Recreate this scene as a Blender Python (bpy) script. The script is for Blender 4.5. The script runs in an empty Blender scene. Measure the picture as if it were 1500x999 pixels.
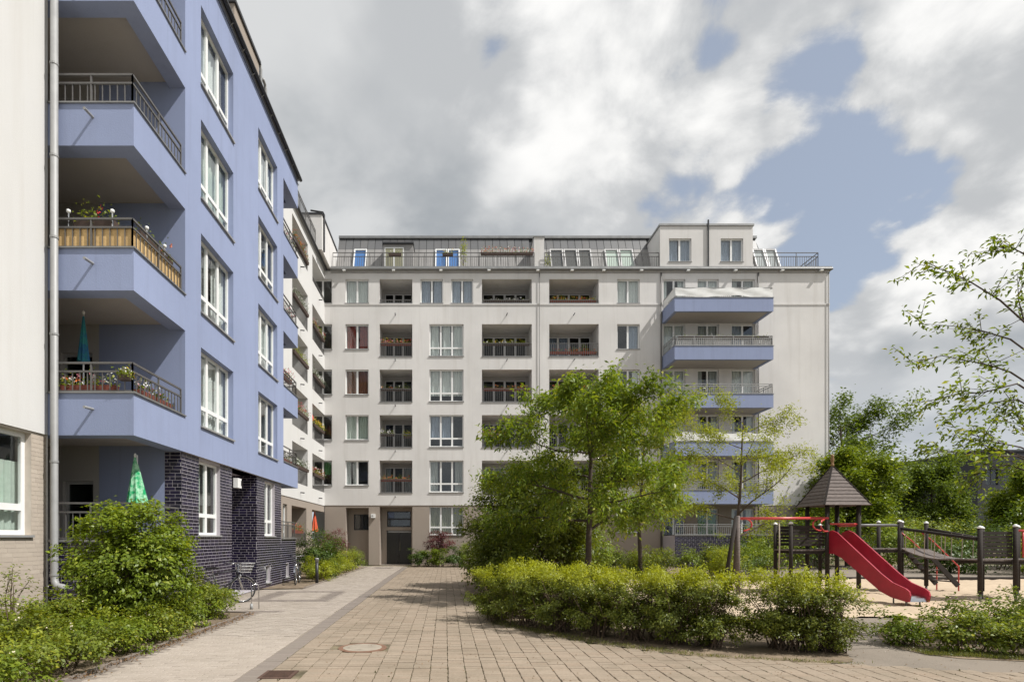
import bpy, math, random
import numpy as np
from mathutils import Vector, Matrix

# ------------------------------------------------------------------ camera, sky, sun, exposure
SC = bpy.context.scene
FP, PX, PY, CH = 835.0, 661.0, 788.0, 1.7      # focal length (px of a 1500 px wide frame), vanishing point, eye height
cam_d = bpy.data.cameras.new('camera'); cam = bpy.data.objects.new('camera', cam_d)
SC.collection.objects.link(cam)
cam.location = (0, 0, CH); cam.rotation_euler = (math.radians(90), 0, 0)
cam_d.sensor_width = 36.0; cam_d.lens = 36.0 * FP / 1500
cam_d.shift_x = (750 - PX) / 1500; cam_d.shift_y = (PY - 499.5) / 1500
cam_d.clip_start = 0.1; cam_d.clip_end = 3000
SC.camera = cam
SC.view_settings.view_transform = 'Standard'; SC.view_settings.look = 'None'
SC.view_settings.exposure = 0.12; SC.view_settings.gamma = 1.0
SC.view_settings.use_curve_mapping = False
SC.cycles.max_bounces = 8; SC.cycles.diffuse_bounces = 2; SC.cycles.glossy_bounces = 3; SC.cycles.transparent_max_bounces = 10

LDIR = Vector((-1.0, 0.42, -1.4)).normalized()           # the way the sunlight travels
sun_d = bpy.data.lights.new('sun', 'SUN'); sun = bpy.data.objects.new('sun', sun_d)
SC.collection.objects.link(sun)
sun_d.energy = 5.0; sun_d.angle = math.radians(0.55); sun_d.color = (1.0, 0.972, 0.93)
sun.rotation_euler = LDIR.to_track_quat('-Z', 'Y').to_euler()
SUN_EL = math.asin(-LDIR.z); SUN_AZ = math.atan2(-LDIR.x, -LDIR.y)     # azimuth from +Y towards +X

world = bpy.data.worlds.new('World'); SC.world = world; world.use_nodes = True
def build_world():
    nt = world.node_tree; N = nt.nodes; L = nt.links; N.clear()
    def n(t, **kw):
        x = N.new(t)
        for k, v in kw.items(): setattr(x, k, v)
        return x
    def math_(op, a, b=None, clamp=False):
        m = n('ShaderNodeMath', operation=op); m.use_clamp = clamp
        for i, v in enumerate((a, b)):
            if v is None: continue
            if isinstance(v, (int, float)): m.inputs[i].default_value = v
            else: L.new(v, m.inputs[i])
        return m.outputs[0]
    out = n('ShaderNodeOutputWorld'); bg = n('ShaderNodeBackground'); L.new(bg.outputs[0], out.inputs[0])
    sky = n('ShaderNodeTexSky', sky_type='NISHITA'); sky.sun_disc = False
    sky.sun_elevation = SUN_EL; sky.sun_rotation = SUN_AZ
    sky.air_density = 1.0; sky.dust_density = 1.6; sky.ozone_density = 1.0
    skc = n('ShaderNodeMix', data_type='RGBA', blend_type='MULTIPLY'); skc.inputs[0].default_value = 1
    L.new(sky.outputs[0], skc.inputs[6]); skc.inputs[7].default_value = (0.115, 0.115, 0.115, 1)
    tc = n('ShaderNodeTexCoord'); sep = n('ShaderNodeSeparateXYZ'); L.new(tc.outputs['Generated'], sep.inputs[0])
    zz = math_('MAXIMUM', sep.outputs[2], 0.0)
    den = math_('ADD', zz, 0.42)
    cx = math_('DIVIDE', sep.outputs[0], den); cy = math_('DIVIDE', sep.outputs[1], den)
    cmb = n('ShaderNodeCombineXYZ'); L.new(cx, cmb.inputs[0]); L.new(cy, cmb.inputs[1])
    OFF = CLOUD_OFF
    def coords(off):
        mp = n('ShaderNodeMapping'); mp.inputs['Location'].default_value = off; L.new(cmb.outputs[0], mp.inputs[0]); return mp.outputs[0]
    def noise(scale, detail, rough, off, dist=0.0):
        t = n('ShaderNodeTexNoise', noise_dimensions='3D'); t.inputs['Scale'].default_value = scale
        t.inputs['Detail'].default_value = detail; t.inputs['Roughness'].default_value = rough; t.inputs['Distortion'].default_value = dist
        L.new(coords(off), t.inputs[0]); return t.outputs[0]
    def puffs(scale, detail, off):
        "rounded billows: inverted smooth cell distance, several octaves"
        v = n('ShaderNodeTexVoronoi', voronoi_dimensions='2D', feature='SMOOTH_F1'); v.inputs['Scale'].default_value = scale
        v.inputs['Detail'].default_value = detail; v.inputs['Roughness'].default_value = 0.55; v.inputs['Smoothness'].default_value = 0.6
        v.normalize = True
        L.new(coords(off), v.inputs[0]); return math_('SUBTRACT', 1.0, v.outputs[0])
    def ramp(v, lo, hi):
        r = n('ShaderNodeMapRange', interpolation_type='SMOOTHSTEP')
        L.new(v, r.inputs[0]); r.inputs[1].default_value = lo; r.inputs[2].default_value = hi
        return r.outputs[0]
    big = noise(1.55, 3, 0.5, OFF)
    wisp = noise(5.0, 9, 0.62, (OFF[0] + 7, OFF[1] - 3, OFF[2] + 1.7), 0.25)
    bil = puffs(4.2, 3, (OFF[0] + 3, OFF[1] + 8, OFF[2]))
    dens = math_('ADD', big, math_('ADD', math_('MULTIPLY', math_('SUBTRACT', bil, 0.62), 0.42), math_('MULTIPLY', math_('SUBTRACT', wisp, 0.5), 0.20)))
    cover = ramp(dens, CLOUD_LO, CLOUD_LO + 0.04)
    # thick middles are grey from below, thin rims and tops stay white
    thick = math_('ADD', big, math_('MULTIPLY', math_('SUBTRACT', noise(2.3, 5, 0.5, (OFF[0] - 4, OFF[1] + 9, OFF[2] + 5.1), 0.2), 0.5), 0.55))
    core = ramp(thick, CLOUD_LO + 0.085, CLOUD_LO + 0.23)
    lit = n('ShaderNodeMix', data_type='RGBA'); L.new(ramp(math_('ADD', math_('MULTIPLY', bil, 0.6), math_('MULTIPLY', wisp, 0.4)), 0.56, 0.74), lit.inputs[0])
    lit.inputs[6].default_value = (0.50, 0.515, 0.53, 1); lit.inputs[7].default_value = (0.92, 0.915, 0.90, 1)
    tone = n('ShaderNodeMix', data_type='RGBA'); L.new(ramp(math_('ADD', math_('MULTIPLY', noise(3.0, 6, 0.55, (OFF[0] + 2, OFF[1] + 5, OFF[2] + 3.3), 0.3), 0.7), math_('MULTIPLY', bil, 0.3)), 0.42, 0.66), tone.inputs[0])
    tone.inputs[6].default_value = (0.36, 0.385, 0.41, 1); tone.inputs[7].default_value = (0.64, 0.65, 0.655, 1)
    cc = n('ShaderNodeMix', data_type='RGBA'); L.new(core, cc.inputs[0]); L.new(lit.outputs[2], cc.inputs[6]); L.new(tone.outputs[2], cc.inputs[7])
    veil = n('ShaderNodeMix', data_type='RGBA'); veil.inputs[0].default_value = 0.5
    L.new(skc.outputs[2], veil.inputs[6]); veil.inputs[7].default_value = (0.50, 0.54, 0.60, 1)
    mx = n('ShaderNodeMix', data_type='RGBA'); L.new(cover, mx.inputs[0])
    L.new(veil.outputs[2], mx.inputs[6]); L.new(cc.outputs[2], mx.inputs[7])
    hz = ramp(zz, 0.0, 0.30)                       # towards the horizon everything sinks into pale haze
    hm = n('ShaderNodeMix', data_type='RGBA'); L.new(hz, hm.inputs[0])
    hm.inputs[6].default_value = (0.52, 0.56, 0.61, 1); L.new(mx.outputs[2], hm.inputs[7])
    L.new(hm.outputs[2], bg.inputs[0]); bg.inputs[1].default_value = 1.0
CLOUD_OFF = (0.39163, -17.14317, 4.03221); CLOUD_LO = 0.362
build_world()

# ------------------------------------------------------------------ helpers
COL = SC.collection
rnd = random.Random(7)
def G(x, y):
    "pixel of the photograph -> point on the ground"
    Y = FP * CH / (y - PY); return Vector(((x - PX) * Y / FP, Y, 0))
def P(x, y, Y):
    "pixel -> point at depth Y"
    return Vector(((x - PX) * Y / FP, Y, CH + (PY - y) * Y / FP))

def thing(name, label, cat, loc=(0, 0, 0), rz=0.0, group=None):
    o = bpy.data.objects.new(name, None); COL.objects.link(o)
    o.location = loc; o.rotation_euler = (0, 0, rz); o.empty_display_size = 0.2
    o['label'] = label; o['category'] = cat
    if group: o['group'] = group
    return o
def link(name, me, parent=None, mat=None):
    o = bpy.data.objects.new(name, me); COL.objects.link(o)
    if mat is not None and not me.materials: me.materials.append(mat)
    if parent is not None: o.parent = parent
    return o
def tag(o, label, cat, group=None, kind=None):
    o['label'] = label; o['category'] = cat
    if group: o['group'] = group
    if kind: o['kind'] = kind
    return o
def struct(o):
    o['kind'] = 'structure'; return o

class Frame:
    "facade coordinates: u along the facade (seen from outside to the right), v up, d inwards"
    def __init__(s, kind, c): s.kind, s.c = kind, c
    def __call__(s, u, v, d=0.0):
        return (s.c - d, u, v) if s.kind == 'L' else (u, s.c + d, v)
WORLD = lambda x, y, z: (x, y, z)

class MB:
    def __init__(s, f=None): s.v, s.f, s.F = [], [], f
    def _add(s, pts, faces):
        b = len(s.v); s.v.extend(pts); s.f.extend([tuple(i + b for i in q) for q in faces])
    def quad(s, a, b, c, d):
        s._add([a, b, c, d], [(0, 1, 2, 3)])
    def box(s, u0, u1, v0, v1, d0, d1):
        "box in the frame's (u, v, d); without frame in x, z, y"
        T = s.F or (lambda u, v, d: (u, d, v))
        p = [T(u0, v0, d0), T(u1, v0, d0), T(u1, v1, d0), T(u0, v1, d0), T(u0, v0, d1), T(u1, v0, d1), T(u1, v1, d1), T(u0, v1, d1)]
        s._add(p, [(0, 1, 2, 3), (5, 4, 7, 6), (4, 0, 3, 7), (1, 5, 6, 2), (3, 2, 6, 7), (4, 5, 1, 0)])
    def bar(s, a, b, w, h=None):
        "straight bar of rectangular section between two points"
        h = h or w; a, b = Vector(a), Vector(b); d = (b - a).normalized()
        up = Vector((0, 0, 1)) if abs(d.z) < 0.95 else Vector((0, 1, 0))
        x = d.cross(up).normalized() * (w / 2); y = x.cross(d).normalized() * (h / 2)
        p = [a - x - y, a + x - y, a + x + y, a - x + y, b - x - y, b + x - y, b + x + y, b - x + y]
        s._add([tuple(q) for q in p], [(3, 2, 1, 0), (4, 5, 6, 7), (0, 1, 5, 4), (1, 2, 6, 5), (2, 3, 7, 6), (3, 0, 4, 7)])
    def tube(s, pts, r, n=8, caps=True):
        pts = [Vector(p) for p in pts]
        rs = r if isinstance(r, (list, tuple)) else [r] * len(pts)
        ref = Vector((0.31, 0.17, 0.93)); b0 = len(s.v); m = len(pts)
        for i, p in enumerate(pts):
            d = (pts[min(i + 1, m - 1)] - pts[max(i - 1, 0)])
            d = d.normalized() if d.length > 1e-9 else Vector((0, 0, 1))
            rr = ref if abs(d.dot(ref)) < 0.9 else Vector((0.9, 0.3, 0.1))
            x = d.cross(rr).normalized(); y = d.cross(x)
            for k in range(n):
                a = 2 * math.pi * k / n
                s.v.append(tuple(p + (x * math.cos(a) + y * math.sin(a)) * rs[i]))
        for i in range(m - 1):
            for k in range(n):
                k2 = (k + 1) % n
                s.f.append((b0 + i * n + k, b0 + i * n + k2, b0 + (i + 1) * n + k2, b0 + (i + 1) * n + k))
        if caps:
            s.f.append(tuple(b0 + k for k in range(n))[::-1]); s.f.append(tuple(b0 + (m - 1) * n + k for k in range(n)))
    def lathe(s, prof, c=(0, 0, 0), n=16):
        "profile of (radius, z)"
        b0 = len(s.v)
        for r, z in prof:
            for k in range(n):
                a = 2 * math.pi * k / n; s.v.append((c[0] + r * math.cos(a), c[1] + r * math.sin(a), c[2] + z))
        for i in range(len(prof) - 1):
            for k in range(n):
                k2 = (k + 1) % n; s.f.append((b0 + i * n + k, b0 + i * n + k2, b0 + (i + 1) * n + k2, b0 + (i + 1) * n + k))
        s.f.append(tuple(b0 + k for k in range(n))[::-1]); s.f.append(tuple(b0 + (len(prof) - 1) * n + k for k in range(n)))
    def mesh(s, name, mat=None, smooth=False):
        me = bpy.data.meshes.new(name); me.from_pydata([tuple(p) for p in s.v], [], s.f); me.update()
        if mat is not None: me.materials.append(mat)
        if smooth: me.polygons.foreach_set('use_smooth', [True] * len(me.polygons))
        return me
    def build(s, name, mat, parent=None, smooth=False):
        return link(name, s.mesh(name, mat, smooth), parent)

# ------------------------------------------------------------------ materials
MATS = {}
def _base(name):
    m = bpy.data.materials.new(name); m.use_nodes = True; MATS[name] = m
    nt = m.node_tree; return m, nt, nt.nodes, nt.links, nt.nodes['Principled BSDF']
def _noise(N, L, scale, detail=4, rough=0.55, vec=None, sc=(1, 1, 1), obj=False):
    t = N.new('ShaderNodeTexNoise'); t.inputs['Scale'].default_value = scale
    t.inputs['Detail'].default_value = detail; t.inputs['Roughness'].default_value = rough
    if obj:
        c = N.new('ShaderNodeTexCoord'); src = c.outputs['Object']
    else:
        c = N.new('ShaderNodeNewGeometry'); src = c.outputs['Position']
    mp = N.new('ShaderNodeMapping'); mp.inputs['Scale'].default_value = sc
    L.new(src, mp.inputs[0]); L.new(mp.outputs[0], t.inputs[0])
    return t.outputs[0]
def _range(N, L, v, a, b, c, d, smooth=False):
    r = N.new('ShaderNodeMapRange'); L.new(v, r.inputs[0])
    if smooth: r.interpolation_type = 'SMOOTHSTEP'
    for i, x in enumerate((a, b, c, d)): r.inputs[i + 1].default_value = x
    return r.outputs[0]
def _mix(N, L, f, a, b, blend='MIX'):
    m = N.new('ShaderNodeMix'); m.data_type = 'RGBA'; m.blend_type = blend
    for i, v in ((0, f), (6, a), (7, b)):
        if isinstance(v, (int, float)): m.inputs[i].default_value = v
        elif isinstance(v, tuple): m.inputs[i].default_value = (*v[:3], 1)
        else: L.new(v, m.inputs[i])
    return m.outputs[2]
def _bump(N, L, P_, h, strength, dist):
    b = N.new('ShaderNodeBump'); b.inputs['Strength'].default_value = strength; b.inputs['Distance'].default_value = dist
    L.new(h, b.inputs['Height']); L.new(b.outputs[0], P_.inputs['Normal'])
def _island(N, L):
    g = N.new('ShaderNodeNewGeometry'); o = N.new('ShaderNodeObjectInfo')
    a = N.new('ShaderNodeMath'); a.operation = 'ADD'; L.new(g.outputs['Random Per Island'], a.inputs[0]); L.new(o.outputs['Random'], a.inputs[1])
    f = N.new('ShaderNodeMath'); f.operation = 'FRACT'; L.new(a.outputs[0], f.inputs[0]); return f.outputs[0]

def plaster(name, col, dirt=0.10, rough=0.9):
    m, nt, N, L, B = _base(name)
    big = _noise(N, L, 0.35, 5, 0.6); streak = _noise(N, L, 1.0, 4, 0.6, sc=(2.2, 2.2, 0.16)); fine = _noise(N, L, 38, 3, 0.7)
    c1 = _mix(N, L, _range(N, L, big, 0.35, 0.7, 0, 1), tuple(c * (1 - dirt) for c in col), tuple(min(0.9, c * (1 + dirt * 0.25)) for c in col))
    c2 = _mix(N, L, _range(N, L, streak, 0.52, 0.75, 0, 0.55), c1, tuple(c * (1 - dirt * 2.2) * k for c, k in zip(col, (1, 0.98, 0.95))))
    thin = _noise(N, L, 1.0, 5, 0.7, sc=(7.0, 7.0, 0.22)); c2 = _mix(N, L, _range(N, L, thin, 0.58, 0.80, 0, 0.6), c2, tuple(c * (1 - dirt * 2.6) * k for c, k in zip(col, (1, 0.98, 0.95))))
    c3 = _mix(N, L, _range(N, L, fine, 0.3, 0.7, 0.0, 0.12), c2, tuple(c * 0.72 for c in col))
    L.new(c3, B.inputs['Base Color']); B.inputs['Roughness'].default_value = rough; B.inputs['Specular IOR Level'].default_value = 0.2
    _bump(N, L, B, fine, 0.35, 0.012); return m
def plain(name, col, rough=0.6, metal=0.0, var=0.12, scale=6.0, spec=0.5):
    m, nt, N, L, B = _base(name)
    t = _noise(N, L, scale, 5, 0.6)
    L.new(_mix(N, L, _range(N, L, t, 0.3, 0.7, 0, 1), tuple(c * (1 - var) for c in col), tuple(min(1, c * (1 + var)) for c in col)), B.inputs['Base Color'])
    L.new(_range(N, L, t, 0.3, 0.7, rough * 0.88, min(1, rough * 1.12)), B.inputs['Roughness'])
    B.inputs['Metallic'].default_value = metal; B.inputs['Specular IOR Level'].default_value = spec
    return m
def pieces(name, cols, rough, bump=0.3, grain=30.0, spec=0.4, dirt=None):
    "material of many separate pieces: every piece takes a tone of its own"
    m, nt, N, L, B = _base(name)
    r = N.new('ShaderNodeValToRGB'); L.new(_island(N, L), r.inputs[0])
    e = r.color_ramp.elements
    while len(e) < len(cols): e.new(0.5)
    for i, c in enumerate(cols): e[i].position = i / (len(cols) - 1); e[i].color = (*c, 1)
    t = _noise(N, L, grain, 4, 0.65)
    c = _mix(N, L, _range(N, L, t, 0.3, 0.75, 0, 0.45), r.outputs[0], (0.0, 0.0, 0.0) if dirt is None else dirt)
    big = _noise(N, L, 0.9, 7, 0.66)
    c = _mix(N, L, _range(N, L, big, 0.45, 0.68, 0, 0.50), c, dirt or tuple(x * 0.5 for x in cols[0]))
    L.new(c, B.inputs['Base Color']); B.inputs['Roughness'].default_value = rough; B.inputs['Specular IOR Level'].default_value = spec
    if bump: _bump(N, L, B, t, bump, 0.006)
    return m
def leafmat(name, c0, c1, trans=0.45, c2=None):
    m, nt, N, L, B = _base(name)
    r = N.new('ShaderNodeValToRGB'); g = N.new('ShaderNodeNewGeometry'); L.new(g.outputs['Random Per Island'], r.inputs[0])
    e = r.color_ramp.elements; e[0].color = (*c0, 1); e[1].color = (*c1, 1)
    if c2: x = e.new(0.9); x.color = (*c1, 1); e[-1].color = (*c2, 1)
    big = _noise(N, L, 1.1, 3, 0.5)
    col = _mix(N, L, _range(N, L, big, 0.35, 0.7, 0.0, 0.5), r.outputs[0], tuple(x * 0.72 for x in c0))
    L.new(col, B.inputs['Base Color']); B.inputs['Roughness'].default_value = 0.42; B.inputs['Specular IOR Level'].default_value = 0.35
    tr = N.new('ShaderNodeBsdfTranslucent')
    tcol = _mix(N, L, 1.0, col, (1.45, 1.35, 0.45), 'MULTIPLY'); L.new(tcol, tr.inputs[0])
    ms = N.new('ShaderNodeMixShader'); ms.inputs[0].default_value = trans
    L.new(B.outputs[0], ms.inputs[1]); L.new(tr.outputs[0], ms.inputs[2]); L.new(ms.outputs[0], N['Material Output'].inputs[0])
    return m
def glassmat(name, tint=(0.75, 0.8, 0.8), refl=0.10):
    m, nt, N, L, B = _base(name)
    N.remove(B); gl = N.new('ShaderNodeBsdfGlossy'); gl.inputs['Roughness'].default_value = 0.015
    gl.inputs[0].default_value = (0.95, 0.97, 1, 1)
    tr = N.new('ShaderNodeBsdfTransparent'); tr.inputs[0].default_value = (*tint, 1)
    lw = N.new('ShaderNodeLayerWeight'); lw.inputs[0].default_value = 0.5
    pw = N.new('ShaderNodeMath'); pw.operation = 'POWER'; L.new(lw.outputs['Facing'], pw.inputs[0]); pw.inputs[1].default_value = 4.0
    f = _range(N, L, pw.outputs[0], 0.0, 1.0, refl, 0.75)
    bn = _noise(N, L, 1.4, 2, 0.5); b = N.new('ShaderNodeBump'); b.inputs['Strength'].default_value = 0.03; b.inputs['Distance'].default_value = 0.05
    L.new(bn, b.inputs['Height']); L.new(b.outputs[0], gl.inputs['Normal'])
    ms = N.new('ShaderNodeMixShader'); L.new(f, ms.inputs[0]); L.new(tr.outputs[0], ms.inputs[1]); L.new(gl.outputs[0], ms.inputs[2])
    L.new(ms.outputs[0], N['Material Output'].inputs[0]); return m
def woodmat(name, col, rough=0.7, var=0.35):
    m, nt, N, L, B = _base(name)
    t = _noise(N, L, 9, 6, 0.65, sc=(1, 1, 5)); isl = _island(N, L)
    c = _mix(N, L, _range(N, L, t, 0.3, 0.7, 0, 1), tuple(c * (1 - var) for c in col), tuple(c * (1 + var) for c in col))
    c = _mix(N, L, _range(N, L, isl, 0, 1, 0, 0.4), c, tuple(x * 0.6 for x in col))
    L.new(c, B.inputs['Base Color']); B.inputs['Roughness'].default_value = rough; _bump(N, L, B, t, 0.3, 0.01); return m

M_BLUE = plaster('blue_plaster', (0.285, 0.332, 0.49), 0.10)
M_WHITE = plaster('white_plaster', (0.64, 0.632, 0.612), 0.05)
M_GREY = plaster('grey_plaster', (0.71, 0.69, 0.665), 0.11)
M_TAUPE = plaster('taupe_plaster', (0.34, 0.29, 0.245), 0.06)
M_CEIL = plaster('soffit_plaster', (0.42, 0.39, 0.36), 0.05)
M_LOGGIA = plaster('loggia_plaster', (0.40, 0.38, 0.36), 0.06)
M_BRICK = pieces('glazed_brick', [(0.006, 0.005, 0.018), (0.014, 0.012, 0.038), (0.022, 0.016, 0.055), (0.012, 0.010, 0.022)], 0.22, 0.12, 22, 0.5)
M_MORTAR = plain('mortar', (0.43, 0.40, 0.425), 0.95, var=0.1, scale=20)
M_TILE = pieces('beige_brick', [(0.46, 0.395, 0.325), (0.50, 0.43, 0.355), (0.44, 0.375, 0.31), (0.52, 0.45, 0.375)], 0.85, 0.3, 40, 0.2, dirt=(0.42, 0.36, 0.30))
M_TILEJ = plain('beige_joint', (0.55, 0.49, 0.42), 0.95, var=0.08)
M_FRAME = plain('white_window_frame', (0.80, 0.80, 0.78), 0.35, var=0.03, scale=3)
M_FRAMEG = plain('grey_window_frame', (0.42, 0.41, 0.40), 0.45, var=0.05)
M_FRAMEL = plain('loggia_frame', (0.56, 0.55, 0.54), 0.4, var=0.04)
M_GLASS = glassmat('window_glass', (0.93, 0.95, 0.94), 0.05)
M_GLASSD = glassmat('shaded_glass', (0.80, 0.82, 0.82), 0.01)  # window glass with recess shade put in: darker tint, hardly any reflection
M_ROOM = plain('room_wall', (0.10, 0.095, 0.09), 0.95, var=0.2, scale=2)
M_METAL = plain('zinc_sheet', (0.26, 0.26, 0.255), 0.5, 0.55, 0.12, 3)
M_PIPE = plain('zinc_pipe', (0.30, 0.30, 0.295), 0.55, 0.15, 0.10, 4)
M_RAIL = plain('grey_steel', (0.13, 0.125, 0.12), 0.5, 0.3, 0.1, 8)
M_DARK = plain('dark_metal', (0.035, 0.035, 0.038), 0.45, 0.3, 0.2)
M_ROOFP = pieces('roof_sheet', [(0.105, 0.105, 0.11), (0.14, 0.14, 0.14), (0.12, 0.12, 0.125), (0.16, 0.155, 0.15)], 0.42, 0.1, 3, 0.5, dirt=(0.10, 0.10, 0.10))
M_ROOFL = pieces('roof_sheet_lower', [(0.24, 0.235, 0.225), (0.30, 0.29, 0.28), (0.27, 0.26, 0.25)], 0.5, 0.1, 3, 0.4, dirt=(0.2, 0.19, 0.18))
M_DOOR = plain('dark_door', (0.022, 0.02, 0.018), 0.35, 0.1, 0.2)
M_SOIL = plain('soil', (0.20, 0.155, 0.11), 0.98, var=0.45, scale=3.5, spec=0.1)
M_SAND = pieces('sand', [(0.50, 0.40, 0.29), (0.52, 0.415, 0.30)], 0.98, 0.8, 9, 0.1, dirt=(0.36, 0.28, 0.20))
M_PAVER = pieces('paver', [(0.285, 0.228, 0.172), (0.325, 0.26, 0.20), (0.30, 0.245, 0.188), (0.34, 0.275, 0.212), (0.315, 0.245, 0.185)], 0.93, 0.6, 26, 0.15, dirt=(0.17, 0.14, 0.10))
M_JOINT = plain('paver_joint', (0.16, 0.135, 0.09), 0.98, var=0.5, scale=4, spec=0.1)
M_STONE = pieces('path_stone', [(0.335, 0.29, 0.25), (0.385, 0.335, 0.285), (0.36, 0.31, 0.265), (0.41, 0.36, 0.31)], 0.93, 0.5, 30, 0.15, dirt=(0.28, 0.24, 0.195))
M_STONEJ = plain('path_joint', (0.30, 0.26, 0.21), 0.98, var=0.2, scale=6, spec=0.1)
M_BAND = pieces('dark_stone', [(0.20, 0.17, 0.15), (0.235, 0.20, 0.175), (0.215, 0.185, 0.16)], 0.93, 0.5, 30, 0.15, dirt=(0.2, 0.17, 0.14))
M_ASPH = pieces('grey_path', [(0.25, 0.21, 0.17), (0.26, 0.22, 0.18)], 0.95, 0.9, 60, 0.15, dirt=(0.16, 0.14, 0.115))
M_RED = plain('red_paint', (0.34, 0.016, 0.036), 0.4, 0, 0.16, 3)
M_REDT = plain('red_tube_paint', (0.52, 0.06, 0.055), 0.35, 0, 0.10, 3)
M_STEEL = plain('slide_steel', (0.55, 0.55, 0.55), 0.24, 1.0, 0.06, 3)
M_POST = woodmat('dark_timber', (0.022, 0.015, 0.011), 0.85)
M_SHING = woodmat('weathered_plank', (0.145, 0.118, 0.105), 0.85, 0.4)
M_BARK = woodmat('bark', (0.075, 0.055, 0.042), 0.9)
M_TWIG = woodmat('twig_bark', (0.11, 0.075, 0.05), 0.9)
M_CAP = plain('white_cap', (0.78, 0.78, 0.76), 0.3, 0, 0.03)
M_ROPE = plain('rope', (0.40, 0.34, 0.27), 0.95, 0, 0.2, 30)
M_RUBBER = plain('rubber', (0.018, 0.018, 0.018), 0.8)
M_CHROME = plain('chrome', (0.62, 0.62, 0.62), 0.2, 1.0, 0.05)
M_BAMBOO = woodmat('straw_slat', (0.62, 0.42, 0.19), 0.8, 0.12)
M_CLOTH = plain('white_cloth', (0.74, 0.74, 0.72), 0.9, 0, 0.05)
M_TERRA = plain('terracotta', (0.21, 0.06, 0.04), 0.8, 0, 0.15)
M_BROWNBOX = plain('brown_planter', (0.07, 0.045, 0.035), 0.7, 0, 0.15)
M_BLIND = plain('blue_blind', (0.045, 0.16, 0.42), 0.7, 0, 0.1)
CURT = {'white': plain('net_curtain', (0.72, 0.73, 0.72), 0.9, 0, 0.05, 8), 'grey': plain('grey_curtain', (0.42, 0.43, 0.43), 0.9, 0, 0.1, 8),
        'red': plain('red_curtain', (0.26, 0.05, 0.04), 0.9, 0, 0.2, 8), 'rust': plain('rust_curtain', (0.22, 0.09, 0.05), 0.9, 0, 0.2, 8),
        'green': plain('green_blind', (0.07, 0.24, 0.07), 0.9, 0, 0.1, 8), 'blue': plain('pale_blue_curtain', (0.36, 0.40, 0.50), 0.9, 0, 0.1, 8),
        'mint': plain('pale_green_curtain', (0.50, 0.56, 0.50), 0.9, 0, 0.08, 8), 'olive': plain('olive_blind', (0.30, 0.29, 0.20), 0.9, 0, 0.1, 8)}
LF = {'bush': leafmat('hornbeam_leaf', (0.11, 0.165, 0.016), (0.25, 0.32, 0.032), 0.36, (0.42, 0.45, 0.06)),
      'low': leafmat('low_shrub_leaf', (0.11, 0.15, 0.016), (0.25, 0.30, 0.034), 0.36, (0.46, 0.42, 0.06)),
      'dark': leafmat('dark_leaf', (0.045, 0.085, 0.014), (0.105, 0.16, 0.022), 0.32),
      'privet': leafmat('privet_leaf', (0.085, 0.115, 0.016), (0.20, 0.225, 0.030), 0.34, (0.30, 0.30, 0.05)),
      'young': leafmat('young_privet_leaf', (0.28, 0.32, 0.025), (0.45, 0.47, 0.045), 0.40),
      'cherry': leafmat('cherry_leaf', (0.105, 0.17, 0.016), (0.255, 0.325, 0.034), 0.40, (0.42, 0.40, 0.07)),
      'light': leafmat('light_leaf', (0.21, 0.26, 0.024), (0.38, 0.41, 0.042), 0.42),
      'purple': leafmat('purple_leaf', (0.095, 0.034, 0.045), (0.22, 0.085, 0.095), 0.33),
      'olive': leafmat('olive_leaf', (0.085, 0.12, 0.014), (0.19, 0.22, 0.026), 0.38),
      'far': leafmat('far_leaf', (0.075, 0.12, 0.018), (0.17, 0.235, 0.033), 0.38)}
FLW = {k: plain('petal_' + k, c, 0.7, 0, 0.15, 20) for k, c in dict(red=(0.55, 0.02, 0.02), pink=(0.62, 0.22, 0.26), white=(0.78, 0.76, 0.72), orange=(0.65, 0.16, 0.03), yellow=(0.62, 0.42, 0.04), cream=(0.70, 0.62, 0.45)).items()}
# ------------------------------------------------------------------ facade builders
def skin(F, u0, u1, v0, v1, holes, name, mat, parent, d=0.0):
    "wall face with openings; every opening is (u0, u1, v0, v1, depth) and gets its reveals"
    us = sorted({u0, u1, *[x for h in holes for x in h[:2] if u0 < x < u1]})
    vs = sorted({v0, v1, *[x for h in holes for x in h[2:4] if v0 < x < v1]})
    m = MB(F)
    for j in range(len(vs) - 1):
        run = None
        for i in range(len(us) - 1):
            uc, vc = (us[i] + us[i + 1]) / 2, (vs[j] + vs[j + 1]) / 2
            solid = not any(h[0] < uc < h[1] and h[2] < vc < h[3] for h in holes)
            if solid:
                run = us[i] if run is None else run
            if run is not None and (not solid or i == len(us) - 2):
                e = us[i + 1] if solid else us[i]
                m.quad(F(run, vs[j], d), F(e, vs[j], d), F(e, vs[j + 1], d), F(run, vs[j + 1], d)); run = None
    for a, b, c, e, dp in holes:
        D = d + dp
        if a > u0 + 1e-6: m.quad(F(a, c, d), F(a, e, d), F(a, e, D), F(a, c, D))
        if b < u1 - 1e-6: m.quad(F(b, e, d), F(b, c, d), F(b, c, D), F(b, e, D))
        m.quad(F(a, e, d), F(b, e, d), F(b, e, D), F(a, e, D))
        m.quad(F(b, c, d), F(a, c, d), F(a, c, D), F(b, c, D))
    return m.build(name, mat, parent)

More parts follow.
